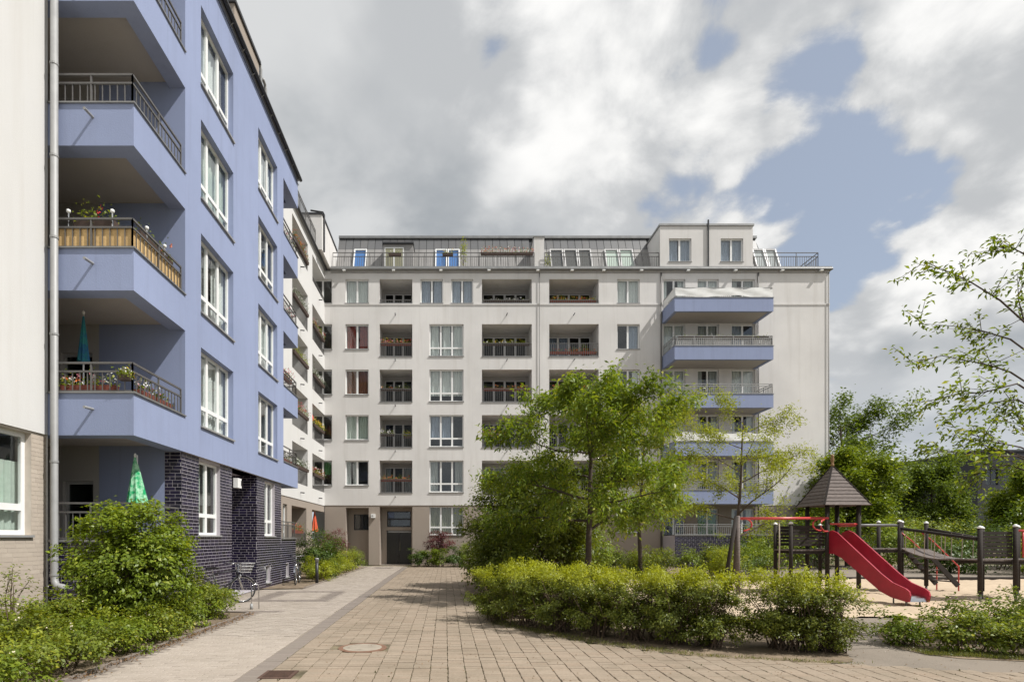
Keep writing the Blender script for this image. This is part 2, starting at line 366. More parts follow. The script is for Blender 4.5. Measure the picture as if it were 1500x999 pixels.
def window(parent, F, u0, u1, v0, v1, cols=2, transom=None, depth=0.14, curtain=None, frame=None, sill=True, room=1.1, fw=0.065, mw=0.11, half=None, name='window', glass=None):
    "casement window: frame mesh with panes, sill, curtain and the room behind as its pieces"
    frame = frame or M_FRAME
    D0, D1 = depth, depth + 0.065
    m = MB(F); e = 0.002
    m.box(u0 + e, u0 + fw, v0 + e, v1 - e, D0, D1); m.box(u1 - fw, u1 - e, v0 + e, v1 - e, D0, D1)
    m.box(u0 + fw, u1 - fw, v0 + e, v0 + fw, D0 + 0.002, D1); m.box(u0 + fw, u1 - fw, v1 - fw, v1 - e, D0 + 0.002, D1)
    w = (u1 - u0) / cols; uu = [u0 + fw]
    for i in range(1, cols):
        c = u0 + i * w; m.box(c - mw / 2, c + mw / 2, v0 + fw, v1 - fw, D0 + 0.004, D1); uu += [c - mw / 2, c + mw / 2]
    uu.append(u1 - fw); rows = [(v0 + fw, v1 - fw)]
    if transom:
        t = v0 + transom * (v1 - v0)
        for i in range(cols): m.box(uu[2 * i], uu[2 * i + 1], t - mw * 0.45, t + mw * 0.45, D0 + 0.006, D1)
        rows = [(v0 + fw, t - mw * 0.45), (t + mw * 0.45, v1 - fw)]
    o = m.build(name, frame, parent)
    for i in range(cols):
        for a, b in rows:
            g = MB(F); g.box(uu[2 * i], uu[2 * i + 1], a, b, D0 + 0.028, D0 + 0.036); g.build('pane', glass or M_GLASS, o)
    if sill:
        s = MB(F); s.box(u0 - 0.03, u1 + 0.03, v0 - 0.045, v0 - 0.002, -0.05, depth); s.build('sill', M_PIPE, o)
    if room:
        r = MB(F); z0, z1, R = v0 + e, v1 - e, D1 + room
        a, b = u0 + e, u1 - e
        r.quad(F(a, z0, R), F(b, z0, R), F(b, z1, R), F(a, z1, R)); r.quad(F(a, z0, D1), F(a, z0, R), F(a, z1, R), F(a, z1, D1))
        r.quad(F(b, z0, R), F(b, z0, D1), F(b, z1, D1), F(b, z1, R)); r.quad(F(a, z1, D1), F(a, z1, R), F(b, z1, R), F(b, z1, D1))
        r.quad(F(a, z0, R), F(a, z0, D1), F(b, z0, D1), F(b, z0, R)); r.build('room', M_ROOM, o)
    if curtain:
        kind, lo, hi, sides = curtain            # colour, lower and upper edge as shares, spans along u as shares
        c = MB(F); dd = D1 + 0.09
        for s0, s1 in sides:
            n = max(6, int((s1 - s0) * (u1 - u0) / 0.035)); ph = rnd.random() * 6
            x0, x1 = u0 + s0 * (u1 - u0), u0 + s1 * (u1 - u0)
            for i in range(n):
                ua, ub = x0 + (x1 - x0) * i / n, x0 + (x1 - x0) * (i + 1) / n
                da, db = dd + 0.022 * math.sin(i * 1.3 + ph), dd + 0.022 * math.sin((i + 1) * 1.3 + ph)
                za, zb = v0 + lo * (v1 - v0), v0 + hi * (v1 - v0)
                c.quad(F(ua, za, da), F(ub, za, db), F(ub, zb, db), F(ua, zb, da))
        c.build('curtain', CURT[kind], o)
    return o
def rand_curtain():
    k = rnd.random()
    if k < 0.30: return ('white', 0.0, 1.0, [(0.0, 1.0)])
    if k < 0.55: return ('white', 0.0, 1.0, [(0.0, 0.22), (0.72, 1.0)])
    if k < 0.70: return ('grey', 0.0, 1.0, [(0.0, 0.3), (0.62, 1.0)])
    if k < 0.77: return ('grey', 0.35, 1.0, [(0.0, 1.0)])
    if k < 0.82: return ('olive', 0.5, 1.0, [(0.0, 0.48)])
    if k < 0.87: return ('mint', 0.0, 1.0, [(0.5, 1.0)])
    if k < 0.92: return ('blue', 0.2, 1.0, [(0.0, 0.5)])
    return None

def railing(parent, a, b, z0, h, mat=None, pitch=0.125, bar=0.016, rail=0.035, top=0.0, lift=0.03, name='railing'):
    "steel railing between two plan points: bottom rail, upright bars, rail over them and (top > 0) a hand rail above"
    a, b = Vector((a[0], a[1], 0)), Vector((b[0], b[1], 0)); L = (b - a).length
    m = MB(); zt = z0 + h
    m.bar(a + Vector((0, 0, z0 + lift)), b + Vector((0, 0, z0 + lift)), rail, rail * 0.8); m.bar(a + Vector((0, 0, zt)), b + Vector((0, 0, zt)), rail, rail)
    n = max(2, int(L / pitch))
    for i in range(n + 1):
        p = a.lerp(b, i / n); m.bar(p + Vector((0, 0, z0 + lift)), p + Vector((0, 0, zt - rail / 2)), bar, bar)
    if top:
        m.bar(a + Vector((0, 0, zt + top)), b + Vector((0, 0, zt + top)), rail * 1.1, rail * 1.1)
        for i in range(0, max(2, int(L / 1.1)) + 1):
            p = a.lerp(b, i / max(2, int(L / 1.1))); m.bar(p + Vector((0, 0, z0)), p + Vector((0, 0, zt + top)), 0.03, 0.03)
    return m.build(name, mat or M_RAIL, parent)

BRICK_CACHE = {}
def bricks(parent, F, rects, holes, mat, jmat, proud=0.0025, course=0.0833, length=0.25, joint=0.0118, header=0.14, seed=1, collect=None):
    "list of single bricks (frame rectangles) for a brickwork face; the joints lie behind them"
    r = random.Random(seed)
    for (u0, u1, v0, v1) in rects:
        nv = int(round((v1 - v0) / course)); cs = (v1 - v0) / max(1, nv)
        for j in range(nv):
            a, b = v0 + j * cs + joint / 2, v0 + (j + 1) * cs - joint / 2
            u = u0 - (length / 2 if j % 2 else 0) - (length / 4 if r.random() < 0.3 else 0)
            while u < u1:
                w = length / 2 if r.random() < header else length
                x0, x1 = max(u, u0) + joint / 2, min(u + w, u1) - joint / 2; u += w
                if x1 - x0 < 0.03: continue
                parts = [(x0, x1)]
                for h in holes:
                    if h[3] <= a + 0.01 or h[2] >= b - 0.01: continue
                    nxt = []
                    for p0, p1 in parts:
                        if h[1] <= p0 or h[0] >= p1: nxt.append((p0, p1)); continue
                        if p0 < h[0] - 0.03: nxt.append((p0, h[0] - 0.002))
                        if p1 > h[1] + 0.03: nxt.append((h[1] + 0.002, p1))
                    parts = nxt
                for p0, p1 in parts: collect.append((F, p0, p1, a, b, proud, parent))
def lay_bricks(rows, mat, budget, name, parent):
    "the pieces that show largest become objects of their own, the rest one joined mesh"
    def dist(q):
        c = Vector(q[0]((q[1] + q[2]) / 2, (q[3] + q[4]) / 2, 0)); return (c - Vector((0, 0, CH))).length
    rows = sorted(rows, key=dist); rest = MB()
    for i, (F, p0, p1, a, b, pr, par) in enumerate(rows):
        if i < budget:
            key = (name, F.kind, round(p1 - p0, 3), round(b - a, 4))
            me = BRICK_CACHE.get(key)
            if me is None:
                FF = Frame(F.kind, 0.0); mb = MB(FF); mb.box(0, p1 - p0, 0, b - a, -pr, 0.02); me = mb.mesh(name, mat); BRICK_CACHE[key] = me
            o = link(name, me, par); o.location = F(p0, a, 0)
        else:
            rest.F = F; rest.box(p0, p1, a, b, -pr, 0.02)
    if rest.v:
        o = rest.build(name + '_field', mat, parent); o['kind'] = 'stuff'

ZB, ST = 3.74, 2.87                                    # underside of the first balcony row, storey height

# ------------------------------------------------------------------ blue building
blue = thing('apartment_building', 'blue rendered apartment building with corner balconies over a dark glazed brick ground floor', 'building', (-6.3, 17.4, 0), group=None)
def own(o, parent):
    "parent without moving"
    o.parent = parent; o.matrix_parent_inverse = Matrix.Translation(-Vector(parent.location)) if parent.rotation_euler.z == 0 else parent.matrix_world.inverted(); return o
def root_at_origin(o): o.location = (0, 0, 0); return o
root_at_origin(blue)
FLb, FLk = Frame('L', -6.3), Frame('L', -6.386)
Y0, YA, YB_, Y1 = 11.31, 13.5, 21.4, 23.4              # balcony front, wall start, wall end, far balcony end
W1, W2 = (14.35, 16.48), (18.61, 20.65)
holes = [(a, b, 4.53 + ST * k, 6.5 + ST * k, 0.16) for k in range(4) for a, b in (W1, W2)]
skin(FLb, YA, YB_, ZB, 16.35, holes, 'wall', M_BLUE, blue)
cset = [[('white', 0, 1, [(0, 1)]), ('grey', 0, 1, [(0.0, 0.5)])], [('white', 0, 1, [(0, .36), (.62, 1)]), ('white', 0, 1, [(0, 1)])], [('mint', 0, 1, [(0, 1)]), ('grey', 0.45, 1, [(0, .4)])], [('white', 0, 1, [(0, .75)]), ('white', 0, 1, [(0, .3), (.6, 1)])]]
for k in range(4):
    for i, (a, b) in enumerate((W1, W2)):
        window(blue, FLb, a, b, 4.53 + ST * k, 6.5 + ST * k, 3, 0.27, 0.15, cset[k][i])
m = MB(); m.quad((-6.3, YA, ZB), (-6.3, YB_, ZB), (-6.9, YB_, ZB), (-6.9, YA, ZB)); m.build('soffit', M_CEIL, blue)
# inner faces that close the wall block towards the two balconies
FBa = Frame('B', YA)
m = MB(FBa); m.quad(FBa(-8.34, ZB + 0.0, 0), FBa(-6.3, ZB, 0), FBa(-6.3, 16.35, 0), FBa(-8.34, 16.35, 0)); m.build('side_wall', M_BLUE, blue)
dh = [(-9.25, -8.5, ZB + ST * k + 0.3, ZB + ST * k + 2.35, 0.12) for k in range(4)] + [(-9.2, -8.48, 0.7, 3.05, 0.12)]
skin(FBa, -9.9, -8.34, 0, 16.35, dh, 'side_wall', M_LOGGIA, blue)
for h in dh: window(blue, FBa, h[0], h[1], h[2], h[3], 1, None, 0.1, None, M_FRAMEG, False, 0.9, name='balcony_door', glass=M_GLASSD)
m = MB(); m.quad((-6.67, YB_, ZB), (-6.3, YB_, ZB), (-6.3, YB_, 16.35), (-6.67, YB_, 16.35)); m.quad((-9.9, YB_, 0), (-6.67, YB_, 0), (-6.67, YB_, 16.35), (-9.9, YB_, 16.35)); m.build('side_wall', M_BLUE, blue)
m = MB(); m.quad((-9.9, Y0, 0), (-9.9, YA, 0), (-9.9, YA, 16.35), (-9.9, Y0, 16.35)); m.build('rear_wall', M_LOGGIA, blue)

def corner_balcony(k, near):
    "parapet of one corner balcony: the end face and the long side, floor slab, coping, railing, water spout"
    z0 = ZB + ST * k; top = z0 + 0.83 if k < 4 else 16.35
    ya, yb = (Y0, YA) if near else (YB_, Y1)
    m = MB(); T = 0.37
    def bx(x0, x1, y0, y1, za, zb): m.box(x0, x1, za, zb, y0, y1)
    if near: bx(-9.9, -6.3, Y0, Y0 + T, z0, top); bx(-6.3 - T, -6.3, Y0 + T, YA - 0.001, z0, top)
    else: bx(-7.99, -6.3, Y1 - T, Y1, z0, top); bx(-6.3 - T, -6.3, YB_ + 0.001, Y1 - T, z0, top)
    o = m.build('balcony', M_BLUE, blue)
    s = MB(); x0, x1 = -9.9, -6.3 - T
    s.box(x0, x1 - 0.002, z0 + 0.14, z0 + 0.34, ya + (T + 0.002 if near else 0.002), yb - (0.003 if near else T + 0.002)); s.build('slab', M_CEIL, o)
    if k >= 4: return o
    e = 0.035; c = MB()
    if near: c.box(-9.9, -6.3 + e, top + 0.001, top + 0.03, Y0 - e, Y0 + T); c.box(-6.3 - T, -6.3 + e, top + 0.001, top + 0.03, Y0 + T, YA - 0.002)
    else: c.box(-7.98, -6.3 + e, top + 0.001, top + 0.03, Y1 - T, Y1 + e); c.box(-6.3 - T, -6.3 + e, top + 0.001, top + 0.03, YB_ + 0.002, Y1 - T)
    c.build('coping', M_METAL, o)
    xo = -6.36; zr = top + 0.03
    if near:
        railing(o, (-8.0, Y0 + 0.06), (xo, Y0 + 0.06), zr, 0.42, pitch=0.142, top=0.17); railing(o, (xo, Y0 + 0.06), (xo, YA - 0.1), zr, 0.42, pitch=0.142, top=0.17)
        sp = MB(); b = P(136, {0: 599, 1: 386, 2: 172, 3: -40}[k], Y0); sp.tube([b + Vector((0, 0.05, 0)), b + Vector((0, -0.27, -0.02))], 0.028, 10); sp.build('water_spout', M_PIPE, o)
    else:
        railing(o, (xo, YB_ + 0.1), (xo, Y1 - 0.06), zr, 0.42, pitch=0.142, top=0.17); railing(o, (xo, Y1 - 0.06), (-8.0, Y1 - 0.06), zr, 0.42, pitch=0.142, top=0.17)
    return o
balc = {}
for k in range(5):
    for nr in (True, False): balc[(k, nr)] = corner_balcony(k, nr)
# straw slats fixed behind the railing of the second balcony
zt = ZB + ST + 0.83
for i in range(11): m = MB(); m.box(-7.98 + i * 0.146, -7.98 + i * 0.146 + 0.135, zt + 0.05, zt + 0.47, Y0 + 0.085, Y0 + 0.10); m.build('straw_slat', M_BAMBOO, balc[(1, True)])
for i in range(14): m = MB(); m.box(-6.41, -6.395, zt + 0.05, zt + 0.47, Y0 + 0.12 + i * 0.144, Y0 + 0.12 + i * 0.144 + 0.133); m.build('straw_slat', M_BAMBOO, balc[(1, True)])

# ground floor: brickwork
kb = []                                                # all glazed bricks
khol = [(14.42, 15.75, 1.78, 3.68, 0.14), (16.6, 18.7, 0, 3.74, 1.2), (19.5, 20.62, 1.78, 3.66, 0.14), (19.65, 20.12, 0.17, 0.74, 0.12), (22.0, 22.4, 0.2, 0.72, 0.12)]
skin(FLk, YA, YB_, 0, ZB, khol[:4], 'brick_wall', M_MORTAR, blue)
skin(FLk, YB_, Y1, 0, 1.66, khol[4:], 'brick_wall', M_MORTAR, blue)
bricks(blue, FLk, [(YA, YB_, 0.0, 3.74), (YB_, Y1, 0.0, 1.66)], khol, None, None, collect=kb, seed=3)
skin(FLk, Y0 + 0.02, YA, 0, 1.62, [], 'brick_wall', M_MORTAR, blue)
bricks(blue, FLk, [(Y0 + 0.02, YA, 0.0, 1.62)], [], None, None, collect=kb, seed=4)
for yy, x0, x1, z1, sd in ((Y0 + 0.02, -8.0, -6.379, 1.62, 5), (YA + 0.006, -6.79, -6.379, 3.74, 6), (18.694, -7.58, -6.379, 3.74, 7)):
    Fx = Frame('B', yy)
    m = MB(Fx); m.quad(Fx(x0, 0, 0), Fx(x1 - 0.006, 0, 0), Fx(x1 - 0.006, z1, 0), Fx(x0, z1, 0)); m.build('brick_wall', M_MORTAR, blue)
    bricks(blue, Fx, [(x0, x1, 0.0, z1)], [], None, None, collect=kb, seed=sd)
lay_bricks(kb, M_BRICK, 300, 'brick', blue)
m = MB(); m.quad((-7.58, 16.6, 0), (-7.58, 18.7, 0), (-7.58, 18.7, 3.74), (-7.58, 16.6, 3.74)); m.build('niche_wall', M_MORTAR, blue)
m = MB(Frame('L', -7.57)); m.box(16.95, 18.3, 0.02, 2.3, -0.05, 0.0); o = m.build('door', M_DOOR, blue)
m = MB(Frame('L', -7.52)); m.box(17.1, 17.13, 0.9, 1.4, -0.05, 0); m.build('handle', M_CHROME, o)
m = MB(); m.quad((-6.79, YA + 0.004, 0), (-8.34, YA + 0.004, 0), (-8.34, YA + 0.004, ZB), (-6.79, YA + 0.004, ZB)); m.build('side_wall', M_BLUE, blue)
window(blue, FLk, *khol[0][:4], 2, 0.27, 0.10, ('mint', 0, 1, [(0, .45)])); window(blue, FLk, *khol[2][:4], 2, 0.27, 0.10, ('olive', 0, 0.5, [(0, 1)]))
for h in (khol[3], khol[4]): window(blue, FLk, *h[:4], 1, None, 0.08, None, M_FRAMEG, True, 0.3, 0.04, name='basement_window')
for near in (True, False):                             # low brick parapets: coping and railing
    c = MB()
    if near: c.box(-8.0, -6.33, 1.625, 1.67, Y0 - 0.03, Y0 + 0.3); c.box(-6.66, -6.33, 1.625, 1.67, Y0 + 0.3, YA - 0.002)
    else: c.box(-6.66, -6.33, 1.665, 1.71, YB_ + 0.002, Y1)
    o = c.build('coping', M_METAL, blue)
    if near: railing(o, (-8.0, Y0 + 0.1), (-6.43, Y0 + 0.1), 1.67, 0.55, pitch=0.142, top=0.18); railing(o, (-6.43, Y0 + 0.1), (-6.43, YA - 0.1), 1.67, 0.55, pitch=0.142, top=0.18)
    else: railing(o, (-6.43, YB_ + 0.1), (-6.43, Y1), 1.71, 0.5, pitch=0.142, top=0.12)
for ya_, yb_ in ((Y0 + 0.3, YA - 0.01), (YB_ + 0.01, Y1)): m = MB(); m.box(-9.9, -6.70, 0.55, 0.68, ya_, yb_); m.build('terrace_floor', M_CEIL, blue)
# wall lamp over the niche
m = MB(FLk); m.box(16.68, 16.98, 3.18, 3.46, -0.14, -0.008); o = m.build('wall_lamp', M_CAP, blue)
m = MB(FLk); m.box(16.93, 16.984, 3.25, 3.4, -0.143, -0.10); m.build('lamp_slot', M_DARK, o)
# roof edge, gutter, attic
m = MB(); m.box(-15, -6.26, 16.351, 16.47, Y0 - 0.05, Y1 + 0.03); m.build('roof', M_METAL, blue)
m = MB(); m.tube([(-6.19, Y0 - 0.05, 16.40), (-6.19, Y1 + 0.05, 16.40)], 0.07, 8); m.build('gutter', M_DARK, blue)
for i in range(14):
    y = Y0 + 0.5 + i * 0.88; m = MB(); m.bar((-6.27, y, 16.28), (-6.17, y, 16.36), 0.02); m.build('gutter_bracket', M_PIPE, blue)
m = MB(); m.tube([(-6.26, Y0 + 0.1, 16.16), (-6.26, Y1, 16.16)], 0.012, 5); m.build('lightning_wire', M_DARK, blue)
m = MB(); m.box(-13, -7.0, 16.47, 18.95, 18.4, 20.75); o = m.build('attic', M_TAUPE, blue)
m = MB(); m.box(-13, -6.94, 18.951, 19.06, 18.34, 20.81); m.build('coping', M_DARK, o)
for y, z in ((20.95, 18.9), (21.5, 18.6)):
    m = MB(); m.tube([(-7.0, y, 16.47), (-7.0, y, z), (-7.0, y - 0.08, z + 0.12), (-7.0, y - 0.3, z + 0.16)], 0.055, 8); m.build('vent_pipe', M_PIPE, blue, True)
# hidden mass
m = MB(); m.box(-15, -9.9, 0, 16.35, Y0, Y1); m.build('core', M_WHITE, blue)
m = MB(); m.box(-9.9, -7.7, 0, 16.34, YA + 1.3, YB_ - 0.01); m.build('core', M_ROOM, blue)

# ------------------------------------------------------------------ near white building
wh = thing('apartment_building', 'white rendered building with beige brick base and a big downpipe at its corner', 'building')
FLw, FLt = Frame('L', -8.0), Frame('L', -8.035)
skin(FLw, 1.0, Y0 - 0.01, ZB, 19.5, [], 'wall', M_WHITE, wh)
m = MB(); m.quad((-8.0, 1, ZB), (-8.0, Y0, ZB), (-8.2, Y0, ZB), (-8.2, 1, ZB)); m.build('soffit', M_CEIL, wh)
th = [(8.95, 10.9, 1.76, 3.70, 0.16), (4.6, 6.6, 1.76, 3.70, 0.16)]
skin(FLt, 1.0, Y0 - 0.01, 0, ZB, th, 'base_wall', M_TILEJ, wh)
tb = []; bricks(wh, FLt, [(5.5, Y0 - 0.01, 0.0, 3.70)], th, None, None, proud=0.004, course=0.0833, length=0.25, joint=0.008, header=0.3, seed=9, collect=tb)
lay_bricks(tb, M_TILE, 300, 'facing_brick', wh)
window(wh, FLt, *th[0][:4], 2, 0.27, 0.12, ('mint', 0, 0.72, [(0.0, 1)]), mw=0.14, fw=0.09); window(wh, FLt, *th[1][:4], 2, 0.27, 0.12, ('white', 0, 1, [(0, 1)]))
m = MB(); m.quad((-8.0, Y0 - 0.01, 0), (-14, Y0 - 0.01, 0), (-14, Y0 - 0.01, 19.5), (-8.0, Y0 - 0.01, 19.5)); m.quad((-8, 1, 0), (-8, 1, 19.5), (-14, 1, 19.5), (-14, 1, 0)); m.quad((-8, 1, 19.5), (-8, Y0, 19.5), (-14, Y0, 19.5), (-14, 1, 19.5)); m.build('side_wall', M_WHITE, wh)
px, py = -7.80, Y0 - 0.11
m = MB(); m.tube([(px, py, 19.4), (px, py, 0.95), (px + 0.02, py - 0.01, 0.84), (px + 0.08, py - 0.04, 0.76), (px + 0.20, py - 0.05, 0.74), (px + 0.25, py - 0.05, 0.69)], 0.068, 16); o = m.build('downpipe', M_PIPE, wh, True)
for z in (0.98, 1.28, 3.2, 5.7, 7.6, 9.2, 11.0, 12.6, 14.3): m = MB(); m.tube([(px, py, z - 0.02), (px, py, z + 0.02)], 0.078, 16); m.bar((px, py + 0.05, z), (px, Y0 + 0.0, z), 0.02); m.build('pipe_clip', M_PIPE, o)

# ------------------------------------------------------------------ white wing behind the blue building
wing = thing('apartment_building', 'white rendered apartment wing with stacked loggias set between the blue and grey buildings', 'building')
YW = 36.0
ZT = [18.04] + [15.2 - 2.867 * r for r in range(4)]; ZL = [16.53] + [13.17 - 2.867 * r for r in range(4)]
LA, LB = (28.67, 31.8), (32.84, YW)
wh_h = [(a, b, ZL[r], ZT[r], 1.5) for r in range(5) for a, b in (LA, LB)] + [(25.0, 26.4, ZL[r] + 0.45, ZT[r], 0.14) for r in range(5)]
skin(FLw, Y1, YW, ZB, 18.56, wh_h, 'wall', M_WHITE, wing)
FLi = Frame('L', -9.5)
for r in range(5):
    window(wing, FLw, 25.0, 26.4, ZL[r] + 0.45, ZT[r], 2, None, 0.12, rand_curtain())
    for i, (a, b) in enumerate((LA, LB)):
        hh = (a + 0.25, min(b, YW) - 0.6, ZL[r] + 0.06, ZT[r] - 0.25, 0.1)
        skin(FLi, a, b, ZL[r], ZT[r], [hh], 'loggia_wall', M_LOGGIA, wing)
        window(wing, FLi, *hh[:4], 3, None, 0.08, None, M_FRAMEL, False, 0.8, name='balcony_door', glass=M_GLASSD)
        if r: railing(wing, (-8.04, a + 0.02), (-8.04, b - 0.02), ZL[r], 0.83, pitch=0.12)
        else: railing(wing, (-8.04, a + 0.02), (-8.04, b - 0.02), ZL[r], 0.3, pitch=0.12)
        m = MB(Frame('L', -8.0)); u = (a + b) / 2; m.tube([(-8.02, u, ZL[r] - 0.45), (-7.78, u, ZL[r] - 0.47)], 0.03, 8); m.build('water_spout', M_DARK, wing)
gh = [(28.67, 31.6, 1.25, 3.35, 1.4), (32.9, YW, 1.25, 3.35, 1.4), (27.2, 27.9, 1.5, 3.35, 0.2)]
skin(Frame('L', -8.03), Y1, YW, 0, ZB, gh, 'base_wall', M_TAUPE, wing)
m = MB(); m.quad((-8.0, Y1, ZB), (-8.0, YW, ZB), (-8.2, YW, ZB), (-8.2, Y1, ZB)); m.build('soffit', M_CEIL, wing)
for h in gh[:2]:
    FLg = Frame('L', -9.43); hh = (h[0] + 0.4, h[1] - 0.7, 1.28, 3.1, 0.1); skin(FLg, h[0], h[1], 1.25, 3.35, [hh], 'loggia_wall', M_LOGGIA, wing); window(wing, FLg, *hh[:4], 2, None, 0.08, None, M_FRAMEL, False, 0.8, name='balcony_door', glass=M_GLASSD)
    railing(wing, (-8.07, h[0] + 0.02), (-8.07, h[1] - 0.02), 1.25, 0.75, pitch=0.12)
window(wing, Frame('L', -8.03), 27.2, 27.9, 1.5, 3.35, 1, 0.27, 0.12, None)
m = MB(); m.box(-16, -7.9, 18.561, 18.70, Y1 + 0.04, YW + 0.4); m.build('roof', M_METAL, wing)
m = MB(); m.tube([(-7.86, Y1 + 0.05, 18.62), (-7.86, YW - 0.05, 18.62)], 0.07, 8); m.build('gutter', M_DARK, wing)
m = MB(); m.box(-15, -8.15, 18.70, 20.05, 26.2, 28.9); o = m.build('attic', M_TAUPE, wing); m = MB(); m.box(-15, -8.1, 20.051, 20.14, 26.15, 28.95); m.build('coping', M_DARK, o)
m = MB(); m.box(-15, -7.62, 18.70, 20.75, 33.6, 38.0); o = m.build('stair_head', M_GREY, wing); m = MB(); m.box(-15, -7.57, 20.751, 20.86, 33.55, 38.0); m.build('coping', M_DARK, o)
m = MB(); m.tube([(-7.55, 33.9, 18.7), (-7.55, 33.9, 20.9), (-7.6, 33.8, 21.0), (-8.3, 33.6, 21.0)], 0.05, 8); m.build('vent_pipe', M_DARK, wing)
m = MB(); m.box(-16, -10.5, 0, 18.56, Y1, YW); m.build('core', M_WHITE, wing)
railing(wing, (-7.98, 28.9), (-7.98, 33.5), 18.7, 0.9, pitch=0.14, top=0.15)

# ------------------------------------------------------------------ grey building across the court
gr = thing('apartment_building', 'long grey rendered apartment building with loggias, blue balconies and a metal mansard roof', 'building')
FBk = Frame('B', YW); FBg = Frame('B', YW + 0.03)
BX = lambda x: (x - PX) * YW / FP
C0, C1, C2 = (-8.75, BX(486.5)), (BX(506), BX(540)), (BX(556), BX(604))
C3a, C3b, C3 = (BX(616), BX(649)), (BX(661), BX(693)), (BX(629), BX(679))
C4, C5, C6 = (BX(706), BX(779)), (BX(804.5), BX(877)), (BX(904), BX(937))
BD = [(BX(972), BX(1004)), (BX(1022), BX(1053)), (BX(1072), BX(1106))]
hs = []; wins = []
for r in range(5):
    zt, zl = ZT[r], ZL[r]; zw = zl + 0.47 if r else zl
    for c in (C0, C1, C6): wins.append((*c, zw, zt, 2, None, r))
    if r == 0: wins += [(*C3a, zw, zt, 2, None, r), (*C3b, zw, zt, 2, None, r)]
    else: wins.append((*C3, zl + 0.03, zt, 3, 0.27, r))
    for c in BD: wins.append((*c, ZB + ST * (4 - r) + 0.28, zt, 2, None, r))
    for c in (C2, C4, C5): hs.append((*c, zl, zt, 1.6))
FBtop = hs + [(w[0], w[1], w[2], w[3], 0.16) for w in wins]
skin(FBk, -9.5, BX(1215), 3.77, 18.56, FBtop, 'wall', M_GREY, gr)
CU = {(506, 1): ('red', 0.0, 1, [(0.05, .42), (.58, .95)]), (506, 2): ('rust', 0, 1, [(0, 1)]), (506, 0): ('white', 0, 1, [(0, 1)]), (506, 3): ('mint', 0, 1, [(0, 1)]), (506, 4): ('grey', 0, 1, [(0, .2), (.3, .55)])}
for (a, b, c, d, n_, t_, r) in wins:
    cu = rand_curtain()
    if abs(a - C1[0]) < 0.01: cu = CU[(506, r)]
    if abs(a - C0[0]) < 0.01: cu = ('green', 0.45, 1, [(0.5, 1)]) if r == 4 else None
    if abs(a - C3a[0]) < 0.01 or abs(a - C3b[0]) < 0.01: cu = ('blue', 0, 1, [(0, .42), (.58, 1)])
    if n_ == 3: cu = [None, ('white', 0, 1, [(0, .28), (.38, .62), (.7, 1)]), ('white', .2, 1, [(0, 1)]), ('blue', .25, 1, [(0, .62)]), ('grey', 0, 1, [(0, .25), (.75, 1)])][r]
    if abs(a - C6[0]) < 0.01 and r < 2: cu = ('white', 0, 1, [(0, .45), (.55, 1)]) if r == 0 else ('blue', 0, 1, [(.5, 1)])
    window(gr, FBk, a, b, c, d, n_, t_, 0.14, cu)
FBi = Frame('B', YW + 1.6)
for r in range(5):
    for ci, c in enumerate((C2, C4, C5)):
        n_ = 3 if ci == 0 else 4
        hh = (c[0] + 0.15, c[1] - 0.12, ZL[r] + 0.05, ZT[r] - 0.24, 0.1)
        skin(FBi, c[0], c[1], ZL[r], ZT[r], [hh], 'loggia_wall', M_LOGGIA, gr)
        window(gr, FBi, *hh[:4], n_, None, 0.08, rand_curtain() if rnd.random() < 0.2 else None, M_FRAMEL, False, 0.9, 0.06, 0.13, name='balcony_door', glass=M_GLASSD)
        railing(gr, (c[0] + 0.02, YW + 0.06), (c[1] - 0.02, YW + 0.06), ZL[r], 0.83 if r else 0.22, pitch=0.13, bar=0.022)
        s = MB(FBk); s.box(c[0] - 0.02, c[1] + 0.02, ZL[r] - 0.04, ZL[r] - 0.002, -0.04, 0.2); s.build('sill', M_METAL, gr)
        u = {0: BX(579), 1: BX(742), 2: BX(840)}[ci]; z = 15.76 - 2.867 * r
        s = MB(); s.tube([(u, YW + 0.02, z), (u + 0.02, YW - 0.30, z + 0.02)], 0.028, 8); s.build('water_spout', M_DARK, gr)
m = MB(FBk); m.box(-7.99, BX(1215) + 0.01, 16.40, 16.50, -0.035, 0.0); m.build('string_course', M_GREY, gr)
# ground floor
E1, E2, E3, E4 = (BX(506.5), BX(540), 0.0, 3.62, 0.9), (BX(556), BX(604), 0.0, 3.68, 0.9), (*C3, 1.9, 3.70, 0.16), (*C6, 2.05, 3.6, 0.16)
gb = [(a, b, 0.75, 3.55, 0.16) for a, b in BD]
skin(FBg, -8.0, BX(1215) - 0.02, 0, 3.77, [E1, E2, E3, E4, *gb, (*C5, 2.0, 3.6, 0.16)], 'base_wall', M_TAUPE, gr)
m = MB(); m.quad((-8, YW, 3.77), (BX(1215), YW, 3.77), (BX(1215), YW + 0.1, 3.77), (-8, YW + 0.1, 3.77)); m.build('soffit', M_GREY, gr)
window(gr, FBg, *C3, 1.9, 3.70, 3, 0.27, 0.14, ('olive', 0.05, 1, [(0, .33), (.34, .66), (.67, 1)])); window(gr, FBg, *C6, 2.05, 3.6, 2, None, 0.14, ('rust', 0, 1, [(0, 1)])); window(gr, FBg, *C5, 2.0, 3.6, 3, 0.27, 0.14, rand_curtain())
for a, b, c, d, e in gb: window(gr, FBg, a, b, c, d, 2, None, 0.14, ('green', 0.1, 1, [(0, 1)]) if a > 15 and a < 16 else rand_curtain())
FBe = Frame('B', YW + 0.93)
skin(FBe, E1[0], E1[1], 0, 3.62, [(E1[0] + 0.35, E1[1] - 0.02, 2.22, 3.25, 0.08)], 'recess_wall', M_TAUPE, gr); window(gr, FBe, E1[0] + 0.35, E1[1] - 0.02, 2.22, 3.25, 2, None, 0.05, None, M_DARK, False, 0.6)
